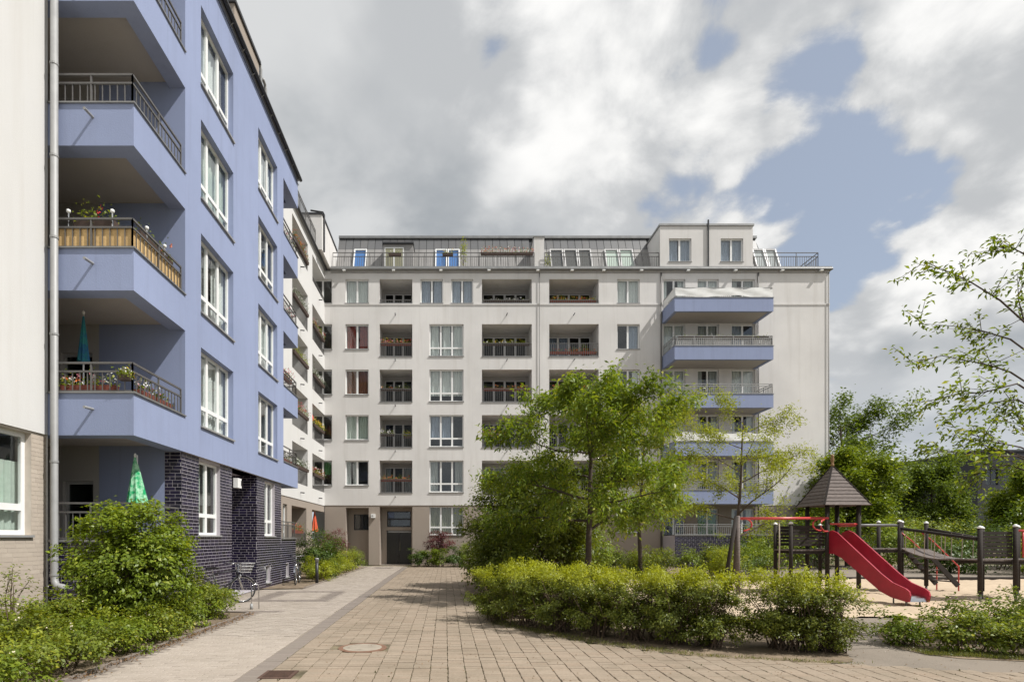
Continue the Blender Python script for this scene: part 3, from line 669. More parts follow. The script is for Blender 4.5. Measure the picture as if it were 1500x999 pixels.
skin(FBe, E2[0], E2[1], 0, 3.68, [(BX(564.5), BX(600.5), 2.42, 3.45, 0.08), (BX(564), BX(601), 0.02, 2.2, 0.08)], 'recess_wall', M_TAUPE, gr); window(gr, FBe, BX(564.5), BX(600.5), 2.42, 3.45, 1, 0.5, 0.05, None, M_DARK, False, 0.6)
m = MB(FBe); m.box(BX(564), BX(582.3), 0.03, 2.06, 0.04, 0.08); o = m.build('door', M_DOOR, gr); m = MB(FBe); m.box(BX(583), BX(601), 0.03, 2.06, 0.04, 0.08); m.build('door', M_DOOR, gr)
m = MB(FBe); m.box(BX(566), BX(600), 2.06, 2.16, 0.0, 0.05); m.build('door_closer', M_PIPE, o); m = MB(FBe); m.tube([FBe(BX(584), 0.9, -0.03), FBe(BX(584), 1.5, -0.03)], 0.018, 8); m.build('handle', M_CHROME, o)
# lit house number box beside the door
hn = thing('house_number_lamp', 'small white box lamp with a house number on the brick pier by the entrance', 'lamp', (BX(546.8), YW + 0.03, 2.98))
m = MB(); m.box(-0.13, 0.13, 0, 0.24, -0.16, -0.0); m.build('lamp_box', M_CAP, hn)
m = MB()
for dx, segs in ((-0.045, 'abcdefg'), (0.04, 'bc')):           # the two small dark figures
    sg = dict(a=((-.025, .16), (.025, .16)), b=((.025, .16), (.025, .12)), c=((.025, .12), (.025, .08)), d=((-.025, .08), (.025, .08)), e=((-.025, .08), (-.025, .12)), f=((-.025, .12), (-.025, .16)), g=((-.025, .12), (.025, .12)))
    for q in segs: (xa, za), (xb, zb) = sg[q]; m.bar((dx + xa, -0.163, za), (dx + xb, -0.163, zb), 0.012, 0.012)
m.build('figure', M_DARK, hn)
# blue balconies
for k in range(5):
    z0 = ZB + ST * k; yf = 34.0; xa, xb = 13.32, 19.22
    m = MB(); m.box(xa, xb, z0, z0 + 0.81, yf, yf + 0.2); m.box(xa, xa + 0.2, z0, z0 + 0.81, yf + 0.2, YW - 0.002); m.box(xb - 0.2, xb, z0, z0 + 0.81, yf + 0.2, YW - 0.002)
    o = m.build('balcony', M_BLUE, gr)
    s = MB(); s.box(xa + 0.2, xb - 0.2, z0 + 0.03, z0 + 0.26, yf + 0.2, YW - 0.003); s.build('slab', M_CEIL, o)
    c = MB(); c.box(xa - 0.03, xb + 0.03, z0 + 0.811, z0 + 0.84, yf - 0.03, yf + 0.22); c.build('coping', M_METAL, o)
    for a, b in (((xa + 0.05, YW - 0.1), (xa + 0.05, yf + 0.06)), ((xa + 0.05, yf + 0.06), (xb - 0.05, yf + 0.06)), ((xb - 0.05, yf + 0.06), (xb - 0.05, YW - 0.1))):
        railing(o, a, b, z0 + 0.84, 0.46, pitch=0.12, top=0.12, bar=0.02, mat=M_PIPE)
    if k in (1, 4):                                    # white cloth tied over the railing
        m = MB(); n_ = 60; pts = [((xa + 0.02), YW - 0.3 - i * 0.16) for i in range(11)] + [(xa + 0.05 + (xb - xa - 0.1) * i / n_, yf + 0.01) for i in range(n_ + 1)]
        rr = random.Random(k); top_ = [z0 + 1.36 + 0.05 * math.sin(i * 0.37 + k) + 0.012 * math.sin(i * 0.9) for i in range(len(pts))]; bot = [z0 + 0.88 + (0.05 * math.sin(i * 0.17) + 0.02 * math.sin(i * .41) if k == 4 else 0) for i in range(len(pts))]
        lay = 5
        for i in range(len(pts) - 1):
            for j in range(lay):
                q = []
                for ii, jj in ((i, j), (i + 1, j), (i + 1, j + 1), (i, j + 1)):
                    t = jj / lay; x, y = pts[ii]; off = (0.016 * math.sin(ii * 0.31 + t * 2.2) + 0.006 * math.sin(ii * .77 - t * 3)) * math.sin(t * 3.1)
                    q.append((x - (off + 0.02 if ii < 11 else 0), y - (off + 0.03 if ii >= 11 else 0), bot[ii] + (top_[ii] - bot[ii]) * t))
                m.quad(*q)
        m.build('cloth_screen', M_CLOTH, o, True)
    if k == 3:
        m = MB(); 
        for i in range(46): x = xa + 0.1 + i * 0.126; m.box(x, x + 0.09, z0 + 0.9, z0 + 1.28, yf + 0.09, yf + 0.10)
        m.build('lattice_screen', M_FRAMEG, o)
gk = []; Fp = Frame('B', 34.02); Fs = Frame('L', 13.32)
m = MB(); m.box(13.34, 19.2, 0, 1.86, 34.02, 34.3); m.box(13.34, 13.6, 0, 1.86, 34.3, YW); m.box(18.95, 19.2, 0, 1.86, 34.3, YW); o = m.build('terrace_wall', M_MORTAR, gr)
bricks(gr, Fp, [(13.34, 19.2, 0, 1.83)], [], None, None, collect=gk, seed=15); lay_bricks(gk, M_BRICK, 0, 'brick', gr)
m = MB(); m.box(13.30, 19.24, 1.861, 1.9, 33.98, 34.34); m.build('coping', M_METAL, gr); railing(gr, (13.4, 34.1), (19.15, 34.1), 1.9, 0.5, pitch=0.12, top=0.12, bar=0.02, mat=M_PIPE)
m = MB(); m.box(13.6, 18.95, 0.5, 0.66, 34.3, YW); m.build('terrace_floor', M_CEIL, gr)
for x in (BX(968), BX(1110), BX(790), BX(1213)):
    m = MB(); m.tube([(x, YW - 0.07, 18.4), (x, YW - 0.07, 0.2)], 0.045 if x > 12.5 and x < 20 else 0.022, 8); m.build('downpipe', M_RAIL, gr, True)
# cornice, gutter, floodlights
m = MB(FBk); m.box(-7.6, BX(1217), 18.561, 18.80, -0.12, 0.6); m.build('roof_edge', M_METAL, gr)
m = MB(); m.tube([(-7.6, YW - 0.17, 18.62), (BX(1217), YW - 0.17, 18.62)], 0.075, 8); m.build('gutter', M_METAL, gr)
m = MB(); m.tube([(-7.6, YW - 0.05, 18.44), (BX(1215), YW - 0.05, 18.44)], 0.014, 5); m.build('cable', M_DARK, gr)
for x in (505, 577, 646, 716, 787, 837, 883, 938, 1006, 1075, 1143, 1200): m = MB(); m.box(BX(x) - 0.09, BX(x) + 0.09, 18.46, 18.52, YW - 0.30, YW - 0.1); m.build('floodlight', M_CAP, gr)
# mansard: upper dark sheets, lower sloping sheets, standing seams between
ZR0, ZR1, ZR2 = 18.8, 21.05, 21.95
def roofpanels(x0, x1):
    n_ = int(round((x1 - x0) / 0.5)); w = (x1 - x0) / n_
    for i in range(n_):
        a, b = x0 + i * w + 0.014, x0 + (i + 1) * w - 0.014
        m = MB(); m._add([(a, 38.25, ZR1 + 0.01), (b, 38.25, ZR1 + 0.01), (b, 38.62, ZR2), (a, 38.62, ZR2), (a, 38.35, ZR1 + 0.01), (b, 38.35, ZR1 + 0.01), (b, 38.72, ZR2), (a, 38.72, ZR2)], [(0, 1, 2, 3), (4, 0, 3, 7), (1, 5, 6, 2)]); m.build('roof_sheet', M_ROOFP, gr)
        m = MB(); m._add([(a, 37.3, ZR0), (b, 37.3, ZR0), (b, 38.25, ZR1), (a, 38.25, ZR1), (a, 37.4, ZR0), (b, 37.4, ZR0), (b, 38.35, ZR1), (a, 38.35, ZR1)], [(0, 1, 2, 3), (4, 0, 3, 7), (1, 5, 6, 2)]); m.build('roof_sheet', M_ROOFL, gr)
roofpanels(-7.6, BX(783)); roofpanels(BX(798), 13.2); roofpanels(19.1, 20.6)
m = MB(); m.quad((-7.6, 37.36, ZR0), (20.6, 37.36, ZR0), (20.6, 38.31, ZR1), (-7.6, 38.31, ZR1)); m.quad((-7.6, 38.31, ZR1), (20.6, 38.31, ZR1), (20.6, 38.68, ZR2), (-7.6, 38.68, ZR2)); m.quad((20.6, 37.3, ZR0), (22.2, 39.0, ZR0), (20.6, 38.7, ZR2), (20.6, 38.68, ZR2)); m.quad((20.6, 38.68, ZR2), (22.2, 39, ZR0), (22.2, 46, ZR0), (20.6, 46, ZR2)); m.build('roof_underlay', M_DARK, gr)
m = MB(); m.box(-7.6, 20.65, ZR2, ZR2 + 0.16, 38.5, 48); m.build('roof_cap', M_METAL, gr)
m = MB(); m.box(BX(783), BX(798), 18.8, 20.82, YW + 0.25, 40); o = m.build('fire_wall', M_GREY, gr); m = MB(); m.box(BX(782), BX(799), 20.821, 20.9, YW + 0.2, 40); m.build('coping', M_METAL, o)
def skylight(x0, x1, n_, blind=None):
    "roof window lying in the lower slope"
    y = lambda z: 37.3 + (z - ZR0) / (ZR1 - ZR0) * 0.95
    z0, z1 = 19.3, ZR1 - 0.1; w = (x1 - x0) / n_
    for i in range(n_):
        a, b = x0 + i * w + 0.06, x0 + (i + 1) * w - 0.06; m = MB()
        def pt(x, z, off): return (x, y(z) - off, z + off * 0.5)
        for (xa, za, xb, zb) in ((a, z0, a, z1), (b, z0, b, z1), (a, z0, b, z0), (a, z1, b, z1)): m.bar(pt(xa, za, 0.06), pt(xb, zb, 0.06), 0.07, 0.10)
        o = m.build('skylight', M_FRAME if blind is M_BLIND else M_FRAMEL, gr)
        g = MB(); g.quad(pt(a, z0, 0.05), pt(b, z0, 0.05), pt(b, z1, 0.05), pt(a, z1, 0.05)); g.build('pane', M_GLASS, o)
        g = MB(); g.quad(pt(a, z0, 0.015), pt(b, z0, 0.015), pt(b, z1, 0.015), pt(a, z1, 0.015)); g.build('blind', blind or CURT['white'], o)
RX = lambda x: (x - PX) * 37.7 / FP
skylight(RX(517), RX(537), 1, M_BLIND); skylight(RX(637), RX(674), 2, M_BLIND); skylight(RX(887), RX(930), 2, CURT['mint']); skylight(RX(1106), RX(1142), 2, CURT['grey']); skylight(RX(806), RX(868), 3, M_ROOM)
for x0, x1 in ((RX(563), RX(606)),):
    m = MB(); m.box(x0, x1, ZR0, ZR1 - 0.25, 37.1, 38.0); o = m.build('dormer', M_ROOFL, gr); m = MB(); m.box(x0 - 0.05, x1 + 0.05, ZR1 - 0.25, ZR1 - 0.14, 36.98, 38.1); m.build('dormer_roof', M_DARK, o); window(gr, Frame('B', 37.08), x0 + 0.08, x1 - 0.6, ZR0 + 0.05, ZR1 - 0.45, 2, None, 0.0, None, M_FRAME, False, 0)
    m = MB(); m.box(x0 + 0.1, x1 - 0.62, ZR0 + 0.06, ZR1 - 0.5, 37.085, 37.095); m.build('door_blind', CURT['olive'], o)
# penthouse
xa, xb = BX(967), BX(1103); Fh = Frame('B', YW + 0.02)
pw = [(BX(980), BX(1013), 19.17, 20.62, 0.14), (BX(1056), BX(1089), 19.17, 20.62, 0.14)]
o = skin(Fh, xa, xb, 18.56, 21.4, pw, 'penthouse', M_GREY, gr)
for h in pw: window(gr, Fh, *h[:4], 2, None, 0.12, ('blue', 0, 1, [(0, .45), (.55, 1)]))
m = MB(); m.quad((xa, 42, 18.5), (xa, YW + 0.02, 18.5), (xa, YW + 0.02, 21.4), (xa, 42, 21.4)); m.build('penthouse_side', M_GREY, gr); m = MB(); m.quad((xb, YW + 0.02, 18.5), (xb, 42, 18.5), (xb, 42, 21.4), (xb, YW + 0.02, 21.4)); m.build('penthouse_side', M_GREY, gr)
m = MB(); m.box(xa - 0.06, xb + 0.06, 21.401, 21.52, YW - 0.05, 42); m.build('penthouse_roof', M_METAL, gr)
m = MB(); m.tube([(BX(1037), YW - 0.05, 18.75), (BX(1037), YW - 0.05, 21.75)], 0.05, 8); m.build('vent_pipe', M_DARK, gr)
yr = YW + 0.12
for a, b in ((-7.5, BX(783)), (BX(798), BX(966)), (BX(1104), BX(1200))): railing(gr, (a, yr), (b, yr), 18.8, 0.72, pitch=0.14, bar=0.02, top=0.24)
railing(gr, (BX(1200), yr), (BX(1200), 40), 18.8, 0.72, pitch=0.14, bar=0.02, top=0.24)
m = MB(); m.box(-7.6, BX(1215), 18.5, 18.79, YW + 0.6, 48); m.build('terrace', M_METAL, gr)
m = MB(); m.box(-9.4, BX(1215) - 0.03, 0, 18.5, YW + 3, 48); m.quad((BX(1215), YW, 0), (BX(1215), 48, 0), (BX(1215), 48, 18.56), (BX(1215), YW, 18.56)); m.build('end_wall', M_GREY, gr)
# ------------------------------------------------------------------ ground, paving, sand
def sheet(name, pts, z, mat, kind='structure'):
    m = MB(); m.v = [(x, y, z) for x, y in pts]; m.f = [tuple(range(len(pts)))]
    o = m.build(name, mat); o['kind'] = kind; return o
def ground_mat():
    m, nt, N, L, B = _base('ground')
    a = _noise(N, L, 0.5, 6, 0.65); f = _noise(N, L, 14, 5, 0.7)
    c = _mix(N, L, _range(N, L, a, 0.45, 0.6, 0, 1, True), (0.25, 0.195, 0.135), (0.11, 0.125, 0.045))
    c = _mix(N, L, _range(N, L, f, 0.35, 0.7, 0, 0.55), c, (0.10, 0.08, 0.055))
    L.new(c, B.inputs['Base Color']); B.inputs['Roughness'].default_value = 0.97; B.inputs['Specular IOR Level'].default_value = 0.1
    _bump(N, L, B, f, 0.7, 0.03); return m
M_GROUND = ground_mat()
sheet('ground', [(-400, -60), (400, -60), (400, 900), (-400, 900)], -0.032, M_GROUND)
def xb(Y): return -2.6 - 0.010 * (Y - 6.8)
XR = [(5.9, 14), (7.25, 7.0), (7.7, 5.35), (8.25, 3.45), (9.34, 2.2), (11.2, 0.95), (17.3, 0.6), (26, 0.5), (33.6, 1.4)]
def xr(Y):
    for (ya, xa), (yb, xb_) in zip(XR, XR[1:]):
        if ya <= Y <= yb: return xa + (xb_ - xa) * (Y - ya) / (yb - ya)
    return XR[-1][1] if Y > XR[-1][0] else 14
dw = sheet('driveway', [(-2.35, 3.0), (14, 3.0)] + [(x, y) for y, x in XR[1:]] + [(-2.6, 33.6)], -0.014, M_JOINT)
fp = sheet('footpath', [(-4.55, 3.0), (-2.35, 3.0), (-2.62, 34.9), (-6.7, 34.9), (-4.95, 34.0), (-5.0, 19.3), (-6.4, 18.9), (-6.4, 13.4), (-4.6, 13.0)], -0.018, M_STONEJ)
asph = sheet('playground_path', [(3.0, 6.7), (3.0, 9.5), (5.0, 12.4), (11.0, 12.4), (16, 9.0), (16, 6.7)], -0.010, M_ASPH)
PC = {}
def lay_pavers(cells, mat, budget, name, parent, seed):
    "cells: (x, y, w, l); the pieces that show largest are single objects, the rest one joined field"
    r = random.Random(seed); rest = MB()
    def shows(c): return (0 if -0.80 * c[1] < c[0] < 1.02 * c[1] and c[1] > 6.6 else 50) + c[1]
    for i, (x, y, w, l) in enumerate(sorted(cells, key=shows)):
        dz = r.uniform(-0.003, 0.0035)
        if i < budget:
            key = (name, w, l); me = PC.get(key)
            if me is None:
                b = MB(); e = 0.006
                b._add([(-w / 2, -l / 2, -0.03), (w / 2, -l / 2, -0.03), (w / 2, l / 2, -0.03), (-w / 2, l / 2, -0.03), (-w / 2, -l / 2, -e), (w / 2, -l / 2, -e), (w / 2, l / 2, -e), (-w / 2, l / 2, -e), (-w / 2 + e, -l / 2 + e, 0), (w / 2 - e, -l / 2 + e, 0), (w / 2 - e, l / 2 - e, 0), (-w / 2 + e, l / 2 - e, 0)],
                       [(0, 1, 5, 4), (1, 2, 6, 5), (2, 3, 7, 6), (3, 0, 4, 7), (4, 5, 9, 8), (5, 6, 10, 9), (6, 7, 11, 10), (7, 4, 8, 11), (8, 9, 10, 11)]); me = b.mesh(name, mat); PC[key] = me
            o = link(name, me, parent); o.location = (x, y, dz); o.rotation_euler = (r.uniform(-.012, .012), r.uniform(-.012, .012), r.uniform(-.012, .012))
        else:
            rest.box(x - w / 2, x + w / 2, -0.03, dz, y - l / 2, y + l / 2)
    if rest.v:
        o = rest.build(name + '_field', mat, parent); o['kind'] = 'stuff'
cells = []; S = 0.226; y = 6.62; row = 0; rp = random.Random(5)
MH = Vector((-1.38, 8.87)); DG = Vector((-2.16, 7.12))
while y < 33.2:
    x = xb(y) + 0.30 + S / 2; x1 = xr(y) - 0.03
    while x < min(x1, 9):
        if (Vector((x, y)) - MH).length > 0.40 and not (abs(x - DG.x) < 0.24 and abs(y - DG.y) < 0.25): cells.append((x, y, S - 0.007 - rp.uniform(0, .008), S / 2 - 0.004))
        x += S
    y += S / 2
cells = [(x, y, round(w, 2), round(l, 3)) for x, y, w, l in cells]
lay_pavers(cells, M_PAVER, 300, 'paver', dw, 1)
# footpath: pale stones, dark borders, dark inlaid ring before the entrance niche
st, dk = [], []
def is_dark(x, y):
    if y < 13.3 and -4.56 < x < -4.33: return True
    if 13.1 < y < 13.35: return x < -3.9
    if 15.3 < y < 18.3 and -5.6 < x < -3.3 and not (15.75 < y < 17.85 and -5.0 < x < -3.75): return True
    if 32.0 < y < 33.2 and -4.3 < x < -3.3: return True
    return False
w_, l_ = 0.20, 0.10; y = 6.62; row = 0
while y < 34.6:
    x = -6.5 + (w_ / 2 if row % 2 else 0)
    while x - w_ / 2 < xb(y) - 0.03:
        ok = x > -4.52 if y < 13.1 else (x > -6.28 if y < 18.9 else x > -4.95)
        w2 = w_ - 0.008
        if ok and x + w_ / 2 > xb(y): d_ = x + w_ / 2 - xb(y); x -= d_ / 2; w2 = round(w2 - d_, 3)
        if ok and w2 > 0.03: (dk if is_dark(x, y) else st).append((x, y, w2, l_ - 0.008))
        x += w_
    y += l_; row += 1
y = 6.62
while y < 33.4: dk.append((xb(y) + 0.15, y, 0.265, 0.125)); y += 0.132
lay_pavers(st, M_STONE, 300, 'path_stone', fp, 2); lay_pavers(dk, M_BAND, 120, 'border_stone', fp, 3)
cb = [(x * 0.3 - 4.4, 6.42, 0.29, 0.25) for x in range(30)]; lay_pavers(cb, M_BAND, 40, 'cross_band_stone', dw, 4)
cb = [(x * 0.226 - 4.4, yy * 0.226 + 5.2, 0.215, 0.216) for x in range(50) for yy in range(5)]; lay_pavers(cb, M_PAVER, 0, 'paver', dw, 6)
# beds with their kerb edging
bed = sheet('planting_bed', [(-8.0, 1), (-4.62, 3.0), (-4.62, 12.95), (-6.35, 13.3), (-6.4, 11.3), (-8.0, 11.3)], -0.003, M_SOIL)
bed2 = sheet('planting_bed', [(-6.4, 19.2), (-4.97, 19.4), (-4.97, 33.6), (-6.6, 34.8), (-8, 36), (-8, 23.4), (-6.35, 23.4)], -0.003, M_SOIL)
def curve(pts, n=8):
    out = []; m_ = len(pts)
    for i in range(m_ - 1):
        p0, p1, p2, p3 = (Vector(pts[max(i - 1, 0)]), Vector(pts[i]), Vector(pts[i + 1]), Vector(pts[min(i + 2, m_ - 1)]))
        for k in range(n):
            t = k / n; q = 0.5 * ((2 * p1) + (p2 - p0) * t + (2 * p0 - 5 * p1 + 4 * p2 - p3) * t * t + (3 * p1 - p0 - 3 * p2 + p3) * t ** 3); out.append((q.x + rnd.uniform(-.02, .02), q.y + rnd.uniform(-.02, .02)))
    return out + [tuple(pts[-1])]
bed3 = sheet('planting_bed', curve([(7.2, 12.2), (6.5, 10.9), (6.05, 9.5), (5.85, 8.5), (5.5, 7.85), (4.9, 7.8), (4.0, 8.05), (3.45, 8.3), (2.2, 9.4), (0.98, 11.25), (0.62, 14), (0.6, 17.3), (0.5, 26), (1.4, 33.6)]) + [(13, 33.6), (14, 24), (4.4, 23.5), (4.4, 12.2)], -0.003, M_SOIL)
bed4 = sheet('planting_bed', curve([(9.5, 12.2), (8.1, 10.8), (7.3, 9.7), (6.95, 8.9), (7.05, 8.3), (7.7, 7.95), (10, 7.7), (16, 7.5)]) + [(16, 12.1)], -0.003, M_SOIL)
bed5 = sheet('planting_bed', [(-2.5, 33.7), (13.3, 33.7), (13.3, 36), (-2.5, 36)], -0.003, M_SOIL)
m = MB(); m.box(-4.62, -4.55, -0.02, 0.03, 3, 12.95); m.bar((-4.585, 12.95, 0.0), (-6.35, 13.3, 0.0), 0.06, 0.06); struct(m.build('kerb', M_BAND))
m = MB(); m.box(-5.02, -4.95, -0.02, 0.03, 19.4, 33.6); struct(m.build('kerb', M_BAND))
# sand
m = MB(); nx, ny = 170, 90; x0, x1, y0, y1 = 4.4, 30.0, 12.2, 22.9; rs = np.random.RandomState(4)
hh = np.zeros((ny + 1, nx + 1))
for sc_, am in ((3, .06), (9, .05), (25, .045)):
    g = rs.rand(sc_ * 2 + 2, sc_ * 3 + 2)
    for j in range(ny + 1):
        for i in range(nx + 1):
            fy, fx = j / ny * (sc_ * 2), i / nx * (sc_ * 3); jy, ix = int(fy), int(fx); ty, tx = fy - jy, fx - ix
            ty, tx = ty * ty * (3 - 2 * ty), tx * tx * (3 - 2 * tx)
            hh[j, i] += am * ((g[jy, ix] * (1 - tx) + g[jy, ix + 1] * tx) * (1 - ty) + (g[jy + 1, ix] * (1 - tx) + g[jy + 1, ix + 1] * tx) * ty - 0.5)
hh += rs.uniform(-.018, .018, hh.shape)
for j in range(ny + 1):
    for i in range(nx + 1): m.v.append((x0 + (x1 - x0) * i / nx, y0 + (y1 - y0) * j / ny, 0.03 + hh[j, i] - (0.04 if j == 0 else 0)))
for j in range(ny):
    for i in range(nx): a = j * (nx + 1) + i; m.f.append((a, a + 1, a + nx + 2, a + nx + 1))
struct(m.build('sand', M_SAND, None, True))
m = MB(); m.box(13.2, 30, -0.02, 0.13, 22.9, 23.1); m.box(4.3, 13.2, -0.02, 0.1, 22.9, 23.1); struct(m.build('kerb', M_POST))
sheet('rear_path', [(13.5, 23.15), (40, 23.15), (44, 36), (15.5, 36)], -0.004, M_ASPH)
# manhole cover and drain grate
mh = thing('manhole_cover', 'round pale concrete manhole cover set in the brown pavers', 'manhole cover', (MH.x, MH.y, 0))
m = MB(); m.lathe([(0.30, -0.02), (0.30, 0.004), (0.275, 0.006)], n=28); m.build('plate', M_STONEJ, mh); m = MB(); m.lathe([(0.375, -0.03), (0.375, 0.001), (0.36, 0.003)], n=28); m.build('rim', plain('rust_ring', (0.20, 0.11, 0.07), 0.8, 0.2), mh)
dg = thing('drain_grate', 'rusty rectangular drain grate beside the dark paving strip', 'drain grate', (DG.x, DG.y, 0)); rust = plain('rust', (0.10, 0.058, 0.042), 0.85, 0.3, 0.3, 12)
m = MB(); m.box(-.2, .2, -.03, .004, -.21, -.17); m.box(-.2, .2, -.03, .004, .17, .21); m.box(-.2, -.16, -.03, .004, -.17, .17); m.box(.16, .2, -.03, .004, -.17, .17); m.build('frame', rust, dg)
for i in range(8): m = MB(); m.box(-.155, .155, -.03, .002, -.16 + i * .042, -.16 + i * .042 + .022); m.build('bar', rust, dg)

# ------------------------------------------------------------------ foliage
NR = np.random.RandomState(11)
def unit(a): return a / np.maximum(np.linalg.norm(a, axis=1, keepdims=True), 1e-9)
def leaf_mesh(name, pos, nrm, tang, size, mat, aspect=0.55, parent=None, fold=0.12):
    "one small folded four-corner face per leaf"
    n = len(pos); nrm = unit(nrm); t = tang - nrm * np.sum(tang * nrm, 1, keepdims=True); t = unit(t); b = np.cross(nrm, t)
    s = size[:, None]; V = np.empty((n, 4, 3), np.float32)
    V[:, 0] = pos; V[:, 2] = pos + t * s - nrm * s * fold
    V[:, 1] = pos + t * s * 0.48 + b * s * aspect * 0.5 + nrm * s * fold; V[:, 3] = pos + t * s * 0.48 - b * s * aspect * 0.5 + nrm * s * fold
    me = bpy.data.meshes.new(name); me.vertices.add(4 * n); me.loops.add(4 * n); me.polygons.add(n)
    me.vertices.foreach_set('co', V.reshape(-1)); me.loops.foreach_set('vertex_index', np.arange(4 * n, dtype=np.int32))
    me.polygons.foreach_set('loop_start', np.arange(0, 4 * n, 4, dtype=np.int32)); me.update(calc_edges=True)
    me.materials.append(mat); return link(name, me, parent)
def tubes_mesh(name, lines, mat, parent, sides=5):
    m = MB()
    for pts, rs in lines: m.tube(pts, list(rs), sides if rs[0] > 0.012 else 4 if rs[0] > 0.006 else 3, False)
    return m.build(name, mat, parent, True)

def shrub(name, label, cat, loc, rx, ry, h, n, size, mat, stems=10, clear=0.05, box=False, group=None, young=None, clumps=None, flowers=None, spread=None, seed=None, aspect=0.55, upright=0.0, ragged=0.22):
    rs = np.random.RandomState(seed if seed is not None else NR.randint(1 << 30))
    root = thing(name, label, cat, loc, group=group)
    K = clumps or max(12, n // 70)
    d = unit(rs.normal(size=(K, 3))); rad = rs.rand(K) ** (1 / 2.4)
    if box: d = np.sign(d) * np.abs(d) ** 0.55; d /= np.maximum(np.max(np.abs(d), 1, keepdims=True), 1e-6) ** 0.7; d = d / np.maximum(1, np.linalg.norm(d, axis=1, keepdims=True) / 1.25)
    bump = 1 + ragged * (rs.rand(K, 1) - 0.5) * 2
    c = d * rad[:, None] * bump; zc, zh = (clear * h + h) / 2, (h - clear * h) / 2
    C = np.stack([c[:, 0] * rx, c[:, 1] * ry, zc + c[:, 2] * zh], 1); C[:, 2] = np.maximum(C[:, 2], 0.06)
    idx = rs.randint(0, K, n); sp = spread or 0.16 * min(rx, ry, h) + size
    off = rs.normal(size=(n, 3)) * sp * 0.55; off[:, 2] *= 0.7
    pos = C[idx] + off; pos[:, 2] = np.maximum(pos[:, 2], 0.02)
    out = unit(np.stack([pos[:, 0] / rx, pos[:, 1] / ry, (pos[:, 2] - zc * 0.8) / zh], 1))
    nrm = out * 0.55 + np.array([0, 0, 0.75 - upright]) + rs.normal(size=(n, 3)) * 0.45
    tan = out + rs.normal(size=(n, 3)) * 0.7 + np.array([0, 0, upright * 1.6 - 0.1])
    sz = size * rs.uniform(0.6, 1.25, n)
    if young is None: leaf_mesh('foliage', pos, nrm, tan, sz, mat, aspect, root)
    else:
        ymat, frac = young; top = pos[:, 2] + rs.normal(size=n) * 0.05 * h > h * (1 - frac)
        leaf_mesh('foliage', pos[~top], nrm[~top], tan[~top], sz[~top], mat, aspect, root); pos2 = pos[top].copy(); pos2[:, 2] += rs.rand(len(pos2)) ** 2 * 0.10 * h
        leaf_mesh('young_shoot', pos2, nrm[top] * np.array([1, 1, .4]), tan[top] + np.array([0, 0, 1.2]), sz[top], ymat, aspect * 0.8, root)
    lines = []
    for i in range(stems):
        e = Vector(C[rs.randint(K)]); b = Vector((rs.normal() * rx * 0.22, rs.normal() * ry * 0.22, -0.03)); mid = b.lerp(e, 0.5) + Vector((rs.normal() * .04, rs.normal() * .04, h * 0.10))
        r0 = (0.006 + 0.007 * h) * rs.uniform(.6, 1.1); lines.append(([b, b.lerp(mid, .5), mid, e], [r0, r0 * .85, r0 * .65, r0 * .3]))
        for _ in range(2):
            e2 = Vector(C[rs.randint(K)]); 
            if (e2 - mid).length < 0.8 * max(rx, h * .6): lines.append(([mid, mid.lerp(e2, .5) + Vector((0, 0, .03)), e2], [r0 * .5, r0 * .35, r0 * .18]))
    tubes_mesh('stem', lines, M_TWIG, root)
    if flowers:
        fm, nf, fs = flowers; k = rs.choice(n, nf); fp_ = pos[k] + out[k] * size * 0.9
        leaf_mesh('blossom', np.repeat(fp_, 4, 0) + rs.normal(size=(nf * 4, 3)) * fs * 0.35, np.repeat(out[k], 4, 0) + rs.normal(size=(nf * 4, 3)) * .5, rs.normal(size=(nf * 4, 3)), np.full(nf * 4, fs), fm, 0.9, root)
    return root

def grow(lines, anchors, p, d, L, r, level, cfg, rs):
    "one limb as a bent tapering line; side limbs and leaf points along it"
    n = cfg['steps'][level]; pts = [Vector(p)]; rad = [r]; d = Vector(d).normalized(); dirs = [d]
    for i in range(n):
        d = (d + Vector(rs.normal(size=3)) * cfg['wob'][level] + Vector((0, 0, cfg['lift'][level]))).normalized()
        pts.append(pts[-1] + d * (L / n)); rad.append(r * (1 - 0.78 * (i + 1) / n)); dirs.append(d)
    lines.append((pts, rad)); last = level >= cfg['levels'] - 1
    if not last:
        k = cfg['kids'][level]
        for j in range(k):
            t = cfg['from'][level] + (1 - cfg['from'][level]) * (j + rs.rand() * 0.8) / k; i = min(int(t * n), n - 1); f = t * n - i
            q = pts[i].lerp(pts[i + 1], f); ax = dirs[i]
            s = Vector(rs.normal(size=3)); s = (s - ax * s.dot(ax)).normalized(); ang = math.radians(cfg['angle'][level] * rs.uniform(.75, 1.2))
            if level == 0: s = Vector((math.cos(j * 2.4 + rs.rand() * .5), math.sin(j * 2.4 + rs.rand() * .5), 0))
            nd = (ax * math.cos(ang) + s * math.sin(ang)); nd.z = nd.z * cfg.get('flat', 1.0) if level == 0 else nd.z
            grow(lines, anchors, q, nd, L * cfg['ratio'][level] * (1 - cfg.get('cone', 0.35) * t) * rs.uniform(.75, 1.2), max(rad[i] * 0.55, 0.003), level + 1, cfg, rs)
    if level >= cfg['leaf_from']:
        for i in range(1, n + 1):
            for _ in range(cfg['per']): anchors.append((*(pts[i - 1].lerp(pts[i], rs.rand())), *dirs[i]))
